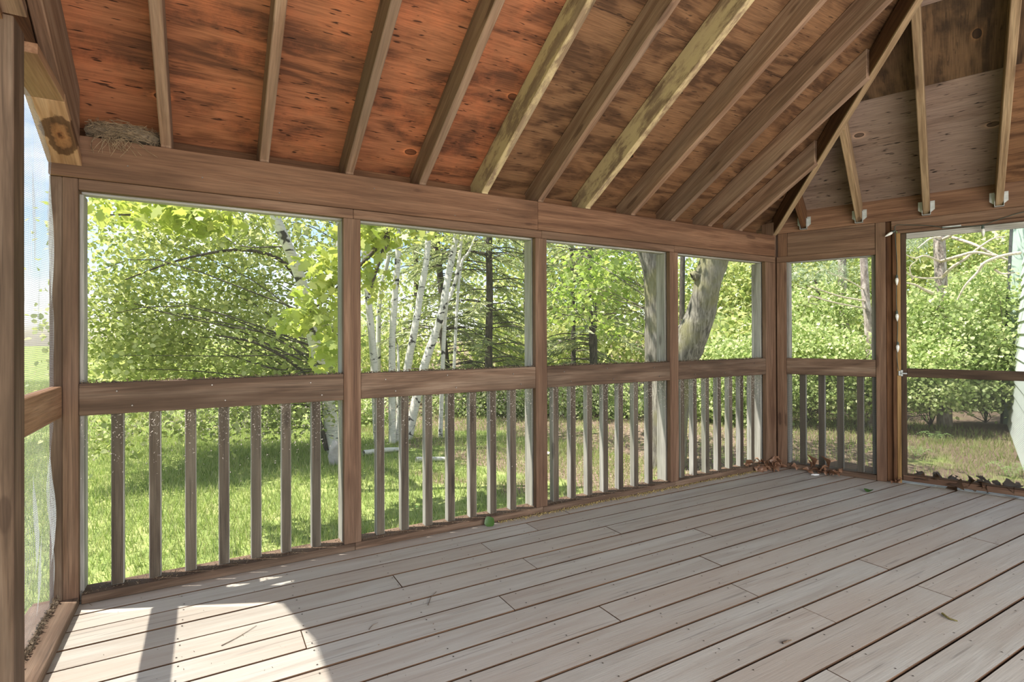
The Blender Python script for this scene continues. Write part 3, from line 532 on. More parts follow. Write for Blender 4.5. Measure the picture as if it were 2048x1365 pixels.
def tree(name, label, group, stems, clouds, mat_bark, leaf=None, cat='tree', twig=None, seg=10, wob=.03, extra=(), below=True):
    base = None; stem_pts = []; S_ = []
    for pts, rad in stems:
        P = [np.array(at(*p)) if len(p) == 3 else np.array(p[:3]) for p in pts]
        if below and base is None or below == 2: P[0][2] = float(gz(P[0][0], P[0][1]))-.05
        if base is None: base = P[0]
        n = max(6, len(P)*4); Q = smooth_path(P, n); R_ = np.interp(np.linspace(0, 1, n), np.linspace(0, 1, len(rad)), rad); S_.append((Q, R_)); stem_pts.append(Q)
    if base is None: base = np.array(at(*clouds[0][:3])); base[2] = float(gz(base[0], base[1]))
    root = empty(name, None, label, cat, group, loc=tuple(base))
    for Q, R_ in S_:
        V, Fq = tube_arr(Q, R_, seg, wob); put('trunk', np_mesh('trunk', V, Fq, True), mat_bark, root, I4)
    if clouds:
        lf = dict(size=.06, shape='oval', mat=None, sub=28, sig=.2, asp=.75, up=.6, droop=.35, hang=0.); lf.update(leaf)
        C, subs = cloud_pts(clouds, lf['sub'], lf['sig'], lf['hang']); C = C[C[:, 2] > gz(C[:, 0], C[:, 1])+.03]
        V, Fq = leaf_arr(C, lf['size'], lf['shape'], lf['asp'], lf['up'], lf['droop']); o = put('foliage', np_mesh('foliage', V, Fq), lf['mat'], root, I4); o['kind'] = 'stuff'
        if twig:
            allp = np.concatenate(stem_pts) if stem_pts else base[None, :]; tw = []
            idx = rng.permutation(len(subs))[:twig]
            for q in subs[idx]:
                dd = np.linalg.norm(allp-q+np.array([0, 0, .25])*np.linalg.norm(allp-q, axis=1)[:, None], axis=1); a = allp[dd.argmin()]; mid = (a+q)/2+rng.standard_normal(3)*.12*np.linalg.norm(q-a)+np.array([0, 0, .1])*np.linalg.norm(q-a)
                tw.append((smooth_path([a, mid, q], 7), np.linspace(.010, .003, 7)))
            V, Fq = join_arr([tube_arr(p, r_, 4) for p, r_ in tw]); o = put('branches', np_mesh('branches', V, Fq, True), mat_bark if mat_bark is not B_BIRCH else B_DARK, root, I4); o['kind'] = 'stuff'
    for nm, lst, mt in extra:
        for pts, rad in lst:
            P = [np.array(at(*p)) for p in pts]; n = max(6, len(P)*4); V, Fq = tube_arr(smooth_path(P, n), np.linspace(rad[0], rad[1], n), 6, .06); put(nm, np_mesh(nm, V, Fq, True), mt, root, I4)
    return root
B_BIRCH = birchbark('birch_bark'); B_DARK = bark('dark_bark', (.035, .028, .02), (.08, .065, .05), (.15, .125, .10))
B_MAPLE = bark('ridged_maple_bark', (.045, .04, .03), (.19, .175, .14), (.34, .32, .27), (30, 30, 3.2), 1., (.19, .18, .07)); B_PINE = bark('pine_bark', (.12, .095, .08), (.32, .27, .235), (.55, .5, .46), (14, 14, 6)); B_DEAD = bark('dead_branch_bark', (.34, .28, .20), (.55, .47, .36), (.7, .62, .5), (30, 30, 30), .2)
L_BIRCH = leafmat('birch_leaf', [(.20, .27, .075), (.29, .36, .11), (.39, .45, .17), (.52, .57, .28)], .5); L_MAPLE = leafmat('young_maple_leaf', [(.26, .35, .07), (.34, .42, .10), (.43, .49, .14)], .5); L_MAPLE2 = leafmat('maple_leaf', [(.19, .30, .06), (.27, .38, .09), (.38, .47, .14)], .55)
L_SHRUB = leafmat('shrub_leaf', [(.20, .29, .09), (.30, .41, .14), (.42, .52, .22), (.56, .63, .34)], .45, .03); L_WOOD = leafmat('woodland_leaf', [(.19, .27, .08), (.29, .38, .12), (.40, .47, .17), (.53, .57, .25)], .55); L_CON = leafmat('spruce_needles', [(.15, .20, .08), (.23, .29, .12), (.36, .40, .18)], .4); L_PINE = leafmat('pine_needles', [(.22, .30, .16), (.34, .42, .26)], .3)

tree('birch_tree', 'broad leafy birch shading the lawn beyond the left bay', 'birches', [
    ([(672, 930, 8.2), (655, 800, 8.0), (638, 725, 7.5), (622, 660, 7.1), (604, 570, 6.7), (566, 470, 6.4), (540, 410, 6.3), (500, 300, 6.3)], [.12, .09, .08, .07, .062, .055, .045]),
    ([(690, 920, 8.4), (690, 760, 8.4), (684, 600, 8.5), (676, 440, 8.6), (668, 250, 8.7)], [.09, .07, .06, .04]),
    ],
    [(560, 470, 8.2, 140, 120, 1.6, 3300), (440, 420, 8, 160, 100, 1.5, 2700), (300, 480, 7.4, 115, 110, 1.2, 2700), (262, 640, 7.2, 85, 110, 1.1, 2700), (380, 600, 8, 150, 100, 1.4, 2900), (540, 640, 8.3, 130, 110, 1.4, 2800), (330, 705, 8, 170, 60, 1.3, 3000), (600, 735, 8.3, 90, 60, 1.1, 2400), (470, 300, 8, 180, 90, 1.8, 1600),
     (210, 860, 6.2, 26, 36, .25, 130), (205, 790, 6.3, 24, 40, .25, 130), (285, 835, 6.5, 42, 40, .4, 300), (410, 835, 6.8, 50, 36, .5, 330), (560, 815, 8, 110, 36, .8, 1300)],
    B_BIRCH, dict(size=.070, mat=L_BIRCH, sub=24, sig=.17, hang=.12, up=1.1), twig=60, extra=[('branch', [([(655, 900, 8.1), (640, 850, 8.0), (628, 800, 7.9), (600, 740, 7.6), (520, 690, 7.2), (430, 670, 6.9)], (.045, .012)), ([(604, 570, 7.9), (560, 520, 7.6), (480, 500, 7.2), (360, 520, 6.9), (250, 560, 6.6)], (.035, .008))], B_DARK)])
tree('maple_tree', 'maple with big lime green young leaves hanging near the eave', 'maples', [
    ([(704, 990, 6.3), (704, 820, 6.3), (704, 600, 6.3), (705, 430, 6.3), (730, 360, 6.3), (820, 300, 6.2)], [.055, .05, .045, .04, .035]),
    ([(790, 440, 6.1), (745, 505, 5.9), (690, 560, 5.7), (650, 600, 5.6), (600, 640, 5.5)], [.03, .02, .012, .006]),
    ([(820, 300, 6.2), (790, 440, 6.1), (760, 520, 5.9), (738, 590, 5.8)], [.04, .03, .02, .01]), ([(820, 300, 6.2), (640, 330, 5.6), (480, 380, 5.2), (330, 425, 4.9), (220, 430, 4.7)], [.04, .03, .02, .006])],
    [(395, 432, 5, 75, 26, .4, 230), (250, 408, 4.9, 70, 14, .4, 90), (655, 555, 5.6, 38, 55, .35, 190), (665, 690, 5.6, 26, 50, .3, 100), (610, 640, 5.5, 55, 25, .3, 120), (745, 475, 5.9, 45, 36, .35, 190), (735, 545, 5.8, 28, 36, .3, 80), (540, 415, 5.4, 60, 16, .4, 40), (840, 458, 6, 60, 14, .3, 45)],
    B_DARK, dict(size=.115, shape='maple', mat=L_MAPLE, sub=9, sig=.10, asp=.85, up=1.2, droop=.8))
D = 9.2
tree('birch_tree', 'clump of slender white birch stems fanning out by the second bay', 'birches', [
    ([(757, 905, D), (749, 742, D), (746, 698, D), (739, 627, D), (734, 557, D), (727, 487, D), (722, 380, D)], [.075, .062, .055, .05]),
    ([(785, 900, D), (784, 742, D), (785, 674, D), (790, 592, D), (796, 510, D), (795, 440, D), (796, 330, D)], [.065, .055, .05, .04]),
    ([(797, 900, D+.1), (814, 742, D+.2), (829, 663, D+.2), (839, 599, D+.3), (851, 534, D+.3), (858, 461, D+.4), (866, 350, D+.4)], [.075, .062, .055, .05]),
    ([(815, 895, D+.3), (846, 742, D+.4), (870, 670, D+.5), (886, 616, D+.5), (898, 545, D+.6), (915, 462, D+.7), (938, 350, D+.8)], [.085, .07, .062, .045]),
    ([(880, 668, D+.5), (890, 634, D+.6), (901, 592, D+.7), (914, 545, D+.8), (924, 462, D+1), (928, 350, D+1.1)], [.04, .035, .03, .025]),
    ([(901, 592, D+.7), (918, 560, D+.8), (940, 500, D+.9), (975, 420, D+1)], [.03, .025, .015]),
    ([(795, 880, D+.6), (797, 742, D+.7), (795, 690, D+.8)], [.03, .028, .02])],
    [(840, 370, D, 190, 80, 1.5, 2600), (770, 455, D+.5, 60, 40, .6, 500), (900, 470, D+.8, 70, 40, .8, 550), (765, 600, D+1, 60, 60, .6, 300)], B_BIRCH, dict(size=.062, mat=L_BIRCH, sub=20, sig=.18), twig=26, below=2)
tree('birch_tree', 'thin pale birch stem half hidden behind the white clump', 'birches', [([(757, 850, 13), (757, 650, 13), (762, 580, 13), (780, 498, 13), (790, 400, 13)], [.06, .055, .05, .04])], [], B_BIRCH)
def conifer(label, pts, rad, D, v0, v1, spread, nb, mat=L_CON, side=None):
    P = [np.array(at(*p)) for p in pts]; P[0][2] = float(gz(P[0][0], P[0][1]))-.05; root = empty('spruce_tree', None, label, 'tree', 'conifers', loc=tuple(P[0])); Q = smooth_path(P, 24); V, Fq = tube_arr(Q, np.linspace(rad[0], rad[1], 24), 8, .04); put('trunk', np_mesh('trunk', V, Fq, True), B_DARK, root, I4)
    z0, z1 = at(pts[0][0], v0, D).z, at(pts[0][0], v1, D).z; tw, LV = [], []
    for i in range(nb):
        z = rng.uniform(z0, z1); k = np.abs(Q[:, 2]-z).argmin(); a = np.array([Q[k][0], Q[k][1], z]); th = rng.uniform(0, 6.28); ln = spread*rng.uniform(.55, 1.1)
        d = np.array([math.cos(th), math.sin(th), 0]); e = a+d*ln+np.array([0, 0, -.22*ln]); mid = a+d*ln*.5+np.array([0, 0, .02*ln]); pth = smooth_path([a, mid, e], 8); tw.append((pth, np.linspace(.016, .004, 8)))
        m = int(34*ln); s = rng.uniform(.25, 1, m); c = a+(e-a)*s[:, None]+np.array([0, 0, .12*ln])*(s*(1-s)*2)[:, None]; LV.append((c, d))
    V, Fq = join_arr([tube_arr(p, r_, 4) for p, r_ in tw]); o = put('branches', np_mesh('branches', V, Fq, True), B_DARK, root, I4); o['kind'] = 'stuff'
    C = np.concatenate([c for c, _ in LV]); Dn = np.concatenate([np.repeat(d[None], len(c), 0) for c, d in LV]); n = len(C); s = np.stack([-Dn[:, 1], Dn[:, 0], 0*Dn[:, 0]], -1)*rng.choice([-1, 1], n)[:, None]
    l = unit(Dn*.6+s*rng.uniform(.2, 1, n)[:, None]+np.array([0, 0, -.35])*rng.uniform(0, 1.6, n)[:, None]); wv = unit(np.cross(l, rng.standard_normal((n, 3)))); L_ = rng.uniform(.14, .34, n)[:, None]; W_ = .016
    V = np.stack([C-wv*W_, C+wv*W_, C+l*L_+wv*W_*.4, C+l*L_-wv*W_*.4], 1).reshape(-1, 3); o = put('foliage', np_mesh('foliage', V, np.arange(4*n).reshape(-1, 4)), mat, root, I4); o['kind'] = 'stuff'
conifer('dark spruce behind the fourth birch stem with drooping boughs', [(900, 860, 13.5), (892, 733, 13.5), (884, 651, 13.5), (882, 571, 13.5), (873, 463, 13.5), (870, 300, 13.5)], (.10, .07), 13.5, 790, 380, 2.2, 95)
conifer('straight dark spruce trunk alone right of the birch clump', [(977, 850, 12.5), (977, 726, 12.5), (979, 600, 12.5), (978, 473, 12.5), (978, 300, 12.5)], (.095, .07), 12.5, 760, 380, 1.9, 60)
conifer('slim pale spruce at the left of the third bay', [(1147, 840, 14), (1147, 735, 14), (1146, 600, 14), (1143, 495, 14), (1142, 330, 14)], (.07, .05), 14, 790, 400, 1.5, 36)
conifer('thicker brown spruce in the middle of the third bay', [(1189, 840, 12.5), (1187, 735, 12.5), (1185, 600, 12.5), (1180, 520, 12.5), (1178, 330, 12.5)], (.11, .08), 12.5, 790, 400, 1.6, 40)
tree('maple_tree', 'big old maple with two thick ridged trunks, one leaning right', 'maples', [
    ([(1322, 960, 7.6), (1318, 880, 7.6), (1314, 722, 7.6), (1312, 640, 7.6), (1312, 560, 7.6), (1300, 500, 7.6), (1286, 420, 7.6), (1275, 300, 7.6)], [.24, .19, .165, .16, .165, .18, .16, .13]),
    ([(1330, 940, 7.5), (1340, 800, 7.4), (1353, 735, 7.3), (1374, 690, 7.2), (1398, 640, 7.1), (1411, 585, 7.0), (1422, 540, 7.0), (1434, 500, 7.0), (1470, 380, 7.0)], [.26, .27, .26, .22, .19, .165, .175, .18, .15])],
    [(1180, 540, 9, 80, 50, 1, 420), (1240, 560, 8.5, 50, 50, .8, 260), (1130, 610, 9, 60, 50, 1, 260), (1230, 640, 9, 50, 40, 1, 180), (1290, 360, 8, 220, 80, 1.6, 1200), (1480, 420, 8, 140, 60, 1.4, 700)], B_MAPLE, dict(size=.092, shape='maple', mat=L_MAPLE2, sub=9, sig=.14, asp=.85, up=1.2, droop=.5), twig=40, seg=16, wob=.035, below=2,
    extra=[('burl', [([(1404, 560, 7.0), (1390, 551, 6.95), (1383, 553, 6.95)], (.08, .05))], B_MAPLE)])
def wt(label, clouds, size=.13, mat=None, group='woodland trees', name='woodland_tree', cat='tree', stems=(), sub=20, sig=.3, twig=None, shape='diamond', asp=.8):
    return tree(name, label, group, list(stems), clouds, B_DARK, dict(size=size, mat=mat or L_WOOD, sub=sub, sig=sig, shape=shape, asp=asp), cat, twig, below=2)
wt('hazy green tree line beyond the lawn behind the big birch', [(290, 740, 19, 190, 60, 2, 3200), (520, 730, 18, 170, 80, 2, 3600)], .16)
wt('light green tree filling the gap left of the birch clump', [(720, 700, 15, 90, 110, 1.5, 2600), (650, 800, 14, 70, 50, 1, 1400)], .13)
wt('tall pale green tree behind the birch stems', [(830, 590, 19, 120, 100, 2, 2400), (800, 720, 17, 120, 60, 1.5, 2400), (880, 470, 19, 130, 50, 2, 1100)], .15, stems=[([(835, 850, 18.5), (833, 600, 18.5), (830, 420, 18.5)], [.1, .08])])
wt('sunlit yellow green tree behind the lone spruce trunk', [(1010, 560, 18, 90, 110, 2, 3000), (1000, 700, 16, 110, 70, 1.5, 2800)], .15, stems=[([(1050, 850, 17.5), (1052, 600, 17.5), (1048, 420, 17.5)], [.09, .07])])
wt('tall bright woodland tree filling the third bay', [(1150, 560, 18, 110, 120, 2, 4600), (1180, 700, 16, 120, 80, 1.5, 3800), (1260, 590, 18, 80, 130, 2, 3200)], .16)
wt('leafy green tree behind the leaning maple trunk', [(1400, 590, 17, 90, 130, 2, 4200), (1500, 570, 15, 70, 110, 1.5, 3600), (1480, 700, 13, 110, 70, 1.2, 4000)], .14, stems=[([(1366, 850, 14), (1364, 620, 14), (1366, 480, 14)], [.08, .06])])
wt('tall leafy tree behind the pines beyond the right bay', [(1620, 550, 16, 130, 120, 2, 5600), (1720, 560, 17, 90, 110, 2, 3600), (1680, 690, 14, 140, 90, 1.5, 4600)], .15)
wt('tall leafy tree shutting off the sky beyond the screen door', [(1860, 520, 16, 130, 120, 2, 5600), (1990, 520, 17, 120, 120, 2, 5000), (1930, 660, 14, 160, 110, 1.5, 5000)], .15)
def shrub(label, clouds, size=.068, twig=14): return wt(label, [(*c[:6], int(c[6]*1.5)) for c in clouds], size, L_SHRUB, 'undergrowth shrubs', 'shrub', 'shrub', sub=18, sig=.16, twig=twig, shape='oval')
shrub('low dark green shrub at the lawn edge behind the birch feet', [(720, 830, 11.5, 50, 50, .6, 1300), (660, 830, 11, 40, 40, .5, 800)])
shrub('rounded green shrub bordering the grass in the second bay', [(920, 800, 12.5, 60, 55, .8, 1700), (990, 800, 12.5, 50, 50, .8, 1300)])
shrub('dense leafy shrub seen between the third bay balusters', [(1060, 800, 12.5, 50, 50, .8, 1200), (1160, 800, 12.5, 70, 55, .8, 1900), (1240, 800, 12, 50, 55, .8, 1300)])
shrub('bright shrub between the maple foot and the corner post', [(1470, 740, 11, 80, 70, .8, 2600), (1490, 815, 11, 80, 50, .6, 2400), (1400, 800, 11.5, 60, 60, .6, 1700)])
shrub('sunlit broad leafed shrub filling the right bay', [(1610, 700, 11, 60, 70, .7, 1900), (1690, 720, 10.5, 60, 60, .7, 1900), (1640, 620, 12, 80, 60, .8, 2000), (1640, 785, 10.8, 100, 40, .7, 2600), (1720, 790, 10.8, 60, 40, .7, 1400)])
shrub('tall sunlit shrub below the pine in the doorway', [(1860, 640, 10.5, 70, 60, .7, 2200), (1850, 720, 10, 70, 50, .6, 2000), (1840, 785, 10, 80, 34, .6, 2000)])
shrub('tall green shrub beside the house corner', [(1970, 600, 11, 70, 80, .8, 2400), (1960, 700, 10.5, 70, 60, .7, 2300), (1950, 782, 10.3, 80, 34, .6, 2000)])
shrub('low dark undergrowth far back under the right bay shrubs', [(1640, 800, 13.5, 150, 26, .6, 1800), (1500, 800, 14, 120, 30, .6, 1600)])
shrub('low dark undergrowth far back in the doorway', [(1900, 800, 13, 170, 30, .6, 2800)])
# pines with dead lower branches
dd = lambda *l: ('dead_branch', list(l), B_DEAD)
tree('pine_tree', 'pine with a pale scaly trunk in the middle of the right bay', 'pines', [([(1694, 840, 12), (1690, 680, 12), (1687, 610, 12), (1684, 537, 12), (1682, 400, 12)], [.11, .09, .085, .08])], [(1660, 545, 12, 60, 28, .8, 900)], B_PINE, dict(size=.16, shape='diamond', asp=.10, mat=L_PINE, sub=30, sig=.16), extra=[dd(([(1686, 560, 12), (1650, 540, 11.6), (1630, 548, 11.3)], (.012, .004)), ([(1687, 611, 12), (1640, 596, 11.5), (1622, 594, 11.3), (1614, 580, 11.2), (1582, 567, 11)], (.016, .004)))])
tree('pine_tree', 'thin dark snag leaning in the left of the right bay', 'pines', [([(1645, 840, 12.5), (1641, 690, 12.5), (1639, 610, 12.5), (1630, 560, 12.5)], [.085, .075, .06, .05])], [], B_DARK, extra=[dd(([(1639, 618, 12.5), (1620, 614, 12.2), (1608, 612, 12.1)], (.03, .01)))])
tree('pine_tree', 'reddish pine trunk beside the post at the right bay edge', 'pines', [([(1745, 850, 10.5), (1737, 650, 10.5), (1732, 602, 10.5), (1727, 512, 10.5), (1722, 380, 10.5)], [.085, .075, .07, .06])], [], B_PINE, extra=[dd(([(1733, 603, 10.5), (1680, 593, 10), (1640, 580, 9.8), (1614, 572, 9.7)], (.018, .006)), ([(1735, 618, 10.5), (1680, 608, 10), (1640, 598, 9.8), (1622, 592, 9.7), (1618, 605, 9.7), (1636, 610, 9.7)], (.016, .004)), ([(1729, 580, 10.5), (1690, 558, 10), (1655, 545, 9.8)], (.014, .005)))])
tree('pine_tree', 'stout pine with sun bleached dead branches beyond the door', 'pines', [([(1889, 860, 10.5), (1883, 620, 10.5), (1881, 540, 10.5), (1878, 460, 10.5), (1876, 330, 10.5)], [.13, .105, .10, .095])], [(1800, 490, 10.8, 40, 30, .5, 500), (1900, 370, 10.5, 180, 40, 1.2, 500)], B_PINE, dict(size=.17, shape='diamond', asp=.10, mat=L_PINE, sub=30, sig=.16),
     extra=[dd(([(1882, 523, 10.4), (1920, 512, 9.8), (1950, 505, 9.6), (1990, 512, 9.5)], (.035, .02)), ([(1885, 554, 10.4), (1905, 535, 10), (1930, 518, 9.8), (1952, 500, 9.7), (1985, 478, 9.6), (2010, 474, 9.6)], (.03, .012)), ([(2040, 506, 9.4), (2005, 512, 9.4), (1970, 525, 9.4), (1955, 545, 9.5), (1930, 572, 9.6), (1915, 600, 9.7)], (.034, .012)),
               ([(1880, 523, 10.4), (1850, 512, 10.1), (1830, 517, 10), (1812, 510, 9.9)], (.022, .008)), ([(1884, 556, 10.4), (1850, 557, 10), (1825, 553, 9.9), (1812, 545, 9.8)], (.022, .008)), ([(1866, 588, 10), (1845, 578, 9.8), (1830, 570, 9.7), (1812, 566, 9.6)], (.03, .012)), ([(1880, 475, 10.4), (1860, 478, 10), (1835, 497, 9.8)], (.022, .008)), ([(1884, 480, 10.4), (1905, 468, 10.1), (1925, 440, 10)], (.03, .02)), ([(1905, 475, 10.2), (1950, 490, 9.8), (1985, 508, 9.6), (2015, 520, 9.5)], (.03, .018)), ([(1990, 540, 9.5), (2005, 548, 9.5), (2030, 545, 9.4)], (.02, .012)), ([(1825, 560, 9.9), (1820, 535, 9.8), (1835, 520, 9.7)], (.012, .006)))])
# small things on the ground outside
def lump(name, label, cat, p, sc, mat, group=None, seed=0):
    bm = bmesh.new(); bmesh.ops.create_icosphere(bm, subdivisions=2, radius=1); r = random.Random(seed)
    for v in bm.verts: v.co = Vector((v.co.x*sc[0], v.co.y*sc[1], v.co.z*sc[2]))*(1+r.uniform(-.12, .12))
    me = bpy.data.meshes.new(name); bm.to_mesh(me); bm.free(); o = put(name, me, mat, None, Matrix.Translation(p)); tag(o, None, label, cat, group); return o
def gpt(u, v):
    d = C_R*((u-1024)/F_PX) + C_U*(-(v-PPV)/F_PX) + C_F; t = (-.6-CAM.z)/d.z; p = CAM+d*t; p.z = float(gz(p.x, p.y)); return p
M_STONE = flat('pale_stone', (.42, .38, .36), .85, 0, .2, 12)
p = gpt(672, 935); sl_ = lump('stone', 'pale upright stone slab leaning at the birch foot', 'stone', p+Vector((0, 0, .12)), (.10, .06, .22), M_STONE, None, 3)
for (u0, v0, u1, v1, r, lab) in ((727, 912, 805, 899, .045, 'long white birch log lying behind the second post'), (832, 922, 900, 917, .04, 'short pale log lying in the grass by the birch clump'), (1060, 905, 1110, 908, .035, 'thin bleached stick on the soil in the third bay')):
    a, b = gpt(u0, v0), gpt(u1, v1); V, Fq = tube_arr(smooth_path([a+Vector((0, 0, r)), (a+b)/2+Vector((0, .06, r)), b+Vector((0, 0, r))], 10), np.linspace(r, r*.7, 10), 8, .08); o = put('fallen_log', np_mesh('fallen_log', V, Fq, True), B_BIRCH); tag(o, None, lab, 'log', 'fallen wood')
def fern(u, v, n, L_, lab):
    p = gpt(u, v); root = empty('fern', None, lab, 'fern', 'ferns', loc=tuple(p))
    for k in range(n):
        th = k*6.28/n+rng.uniform(-.3, .3); d = np.array([math.cos(th), math.sin(th), 0]); P = smooth_path([np.array(p), np.array(p)+d*L_*.5+np.array([0, 0, L_*.55]), np.array(p)+d*L_+np.array([0, 0, L_*.3])], 12); s = np.array([-d[1], d[0], 0]); VV = []
        for i in range(1, 12):
            wv = L_*.22*math.sin(math.pi*(i/12)**.7)
            for sg in (-1, 1): VV += [P[i]-d*.012, P[i]+d*.012, P[i]+sg*s*wv+d*wv*.3]
        put('frond', np_mesh('frond', np.array(VV), np.arange(len(VV)).reshape(-1, 3)), L_FERN, root, I4)['kind'] = 'stuff'
fern(2022, 945, 6, .30, 'pale green fern in the sun close to the house wall'); fern(1870, 880, 6, .28, 'green fern in the grass past the door latch side'); fern(1835, 905, 5, .24, 'small fern by the foot of the door frame outside'); fern(1960, 850, 6, .3, 'fern at the edge of the shade below the shrubs')

# ------------------------------------------------------------------ house seen through the door
house = empty('house', None, 'pale green house wall with lap siding and corner board at the far right', 'house', loc=tuple(gpt(2045, 935)))
W_SIDE = flat('pale_siding_paint', (.60, .66, .63), .5, 0, .06, 3.); W_CB = flat('green_corner_paint', (.40, .50, .42), .5, 0, .1, 5.); W_TRD = flat('dark_corner_edge', (.05, .055, .05), .6)
c0 = at(2016, 846, 10.6); c0.z = float(gz(c0.x, c0.y)); c1 = gpt(2046, 932); wd = (c1-c0); wd.z = 0; wd.normalize(); up = (at(2046, 450, 10.6)-at(2014, 800, 10.6)).normalized(); on = up.cross(wd)*-1; on = on if on.dot(CAM-c0) > 0 else -on
Hh = 4.6
prism('wall', house, [c0-on*.02, c0+wd*7-on*.02, c0+wd*7+up*Hh-on*.02, c0+up*Hh-on*.02], -on*.12, W_SIDE, wd, 0)
for k in range(20):
    z = k*.225
    prism('siding_course', house, [c0+wd*.10+up*z+on*.02, c0+wd*.10+up*(z+.235)-on*.006, c0+wd*.10+up*(z+.235)-on*.014, c0+wd*.10+up*z-on*.014], wd*6.8, W_SIDE, up, 0)
prism('corner_board', house, [c0+on*.0, c0+on*.075, c0+up*Hh+on*.21, c0+up*Hh+on*.0], wd*.03, W_CB, up, .003)
prism('corner_edge', house, [c0+on*.075, c0+on*.12, c0+up*Hh+on*.26, c0+up*Hh+on*.21], wd*.04, W_TRD, up, .003)
bounce_slab = put('bounce_slab', np_mesh('bounce_slab', [(-14, -16, -.5), (10, -16, -.5), (10, -4.7, -.5), (-14, -4.7, -.5)], [(0, 1, 2, 3)]), flat('pale_bounce_slab', (.55, .52, .47), .9, 0, .1, 6.)); tag(bounce_slab, 'structure')  # added unseen pale ground; its bounce offsets the lawn's green on the ceiling

# ------------------------------------------------------------------ small things in the porch
M_STRAW = flat('dry_straw', (.24, .17, .10), .9, 0, .35, 40.); M_NEST = flat('nest_mud_and_fibre', (.13, .095, .06), .95, 0, .4, 60.); M_DRY = leafmat('dead_brown_leaf', [(.08, .04, .02), (.15, .08, .04), (.23, .135, .075), (.31, .21, .13)], .12, .05); M_CORD = flat('dark_green_cord', (.03, .045, .035), .6); M_GREEN = leafmat('fallen_green_leaf', [(.03, .08, .015), (.05, .11, .02)], .1)
M_BULB = flat('frosted_clear_bulb', (.62, .62, .58), .25, 0, .08); M_SEED = flat('yellow_seed_debris', (.34, .25, .09), .9, 0, .3); M_FLUFF = flat('pale_pollen_fluff', (.50, .44, .38), .9, 0, .2); M_WHITE = flat('white_scrap', (.62, .62, .60), .6, 0, .05)
nest = empty('bird_nest', None, 'old straw bird nest on the beam beside the first rafter', 'nest', loc=(-4.87, .04, 2.112))
bm = bmesh.new(); bmesh.ops.create_uvsphere(bm, u_segments=22, v_segments=12, radius=1)
for v in bm.verts:
    q = v.co.copy(); r = 1+random.uniform(-.08, .08); z = q.z*.055*r; v.co = Vector((q.x*.145*r, q.y*.062*r, max(-.03, z)+.045 - (.03 if q.z > .5 and q.xy.length < .6 else 0)))
me = bpy.data.meshes.new('cup'); bm.to_mesh(me); bm.free(); put('cup', me, M_NEST, nest, Matrix.Translation((-4.87, .055, 2.115)))
st = []
for k in range(420):
    a = rng.uniform(0, 6.28); c = np.array([-4.87+.14*math.cos(a)*rng.uniform(.5, 1.02), .045+.06*math.sin(a), 2.115+rng.uniform(.0, .085)]); d = np.array([-math.sin(a), .35*math.cos(a), rng.uniform(-.35, .25)]); ln = rng.uniform(.03, .10)
    p = smooth_path([c-d*ln*.5, c+rng.standard_normal(3)*.008, c+d*ln*.5+rng.standard_normal(3)*.012], 5); p[:, 0] = np.clip(p[:, 0], -5.018, -4.728); st.append((p, .0011))
for k in range(46):
    x = -4.90+rng.standard_normal()*.035; c = np.array([x, -.014, 2.125]); e = c+np.array([rng.standard_normal()*.03, -.012-rng.uniform(0, .02), -rng.uniform(.02, .10)]); st.append((smooth_path([c+np.array([0, .04, .03]), c, (c+e)/2+np.array([rng.standard_normal()*.01, -.008, 0]), e], 6), .001))
V, Fq = join_arr([tube_arr(p, r_, 3) for p, r_ in st]); o = put('straw', np_mesh('straw', V, Fq), M_STRAW, nest, I4); o['kind'] = 'stuff'
def leaf_mesh(name, L_, W_, curl, seed, jag=0.):
    r = np.random.default_rng(seed); n = 7; V = []
    for i in range(n):
        s = i/(n-1); w_ = W_*math.sin(math.pi*min(1, .06+.94*s)**.8)*(1+jag*r.uniform(-1, 1)); zz = curl*math.sin(s*2.6)*L_*.35
        V += [(s*L_, -w_, zz+abs(w_)*curl*1.1), (s*L_, 0, zz), (s*L_, w_, zz+abs(w_)*curl*.8)]
    Fq = []
    for i in range(n-1):
        for j in (0, 1): Fq.append((i*3+j, i*3+3+j, i*3+4+j, i*3+1+j))
    return np_mesh(name, V, Fq, True)
dry = [leaf_mesh('dry_leaf', .075, .024, .7, 1, .2), leaf_mesh('dry_leaf', .06, .02, 1.0, 2, .2), leaf_mesh('dry_leaf', .095, .034, .5, 3, .35), leaf_mesh('dry_leaf', .05, .018, 1.2, 4, .1)]
for m_ in dry: m_.materials.append(M_DRY)
M_DRY_SHADED = leafmat('shaded_dead_oak', [(.03, .018, .01), (.06, .034, .018), (.10, .058, .03)], .1, .03); dry_shaded = [m_.copy() for m_ in dry]  # drift copy of the dry leaves, darkened for backlit shade behind the mesh
for m_ in dry_shaded: m_.materials.clear(); m_.materials.append(M_DRY_SHADED)
def drop_leaf(p, rot, sc, label, group, me, cat='leaf', name='dry_leaf'):
    o = bpy.data.objects.new(name, me); COL.objects.link(o); o.location = p; o.rotation_euler = rot; o.scale = (sc,)*3; tag(o, None, label, cat, group); return o
R1 = random.Random(3)
for k in range(44):                                       # heap in the back corner, against the plate
    x = -.03-abs(R1.gauss(0, .15)); y = -.025-abs(R1.gauss(0, .035)); h = max(.012, .07-abs(x)*.14-(-y)*.45)*R1.uniform(.5, 1.25)
    if x > -.02-.3*(-y): x = -.06
    drop_leaf((x, y, .004+h), (R1.gauss(0, .8), R1.gauss(0, .6), R1.uniform(0, 6.28)), R1.uniform(.6, 1.05), 'curled brown dry leaf in the litter heaped at the back corner', 'litter in the back corner', dry[k % 4])
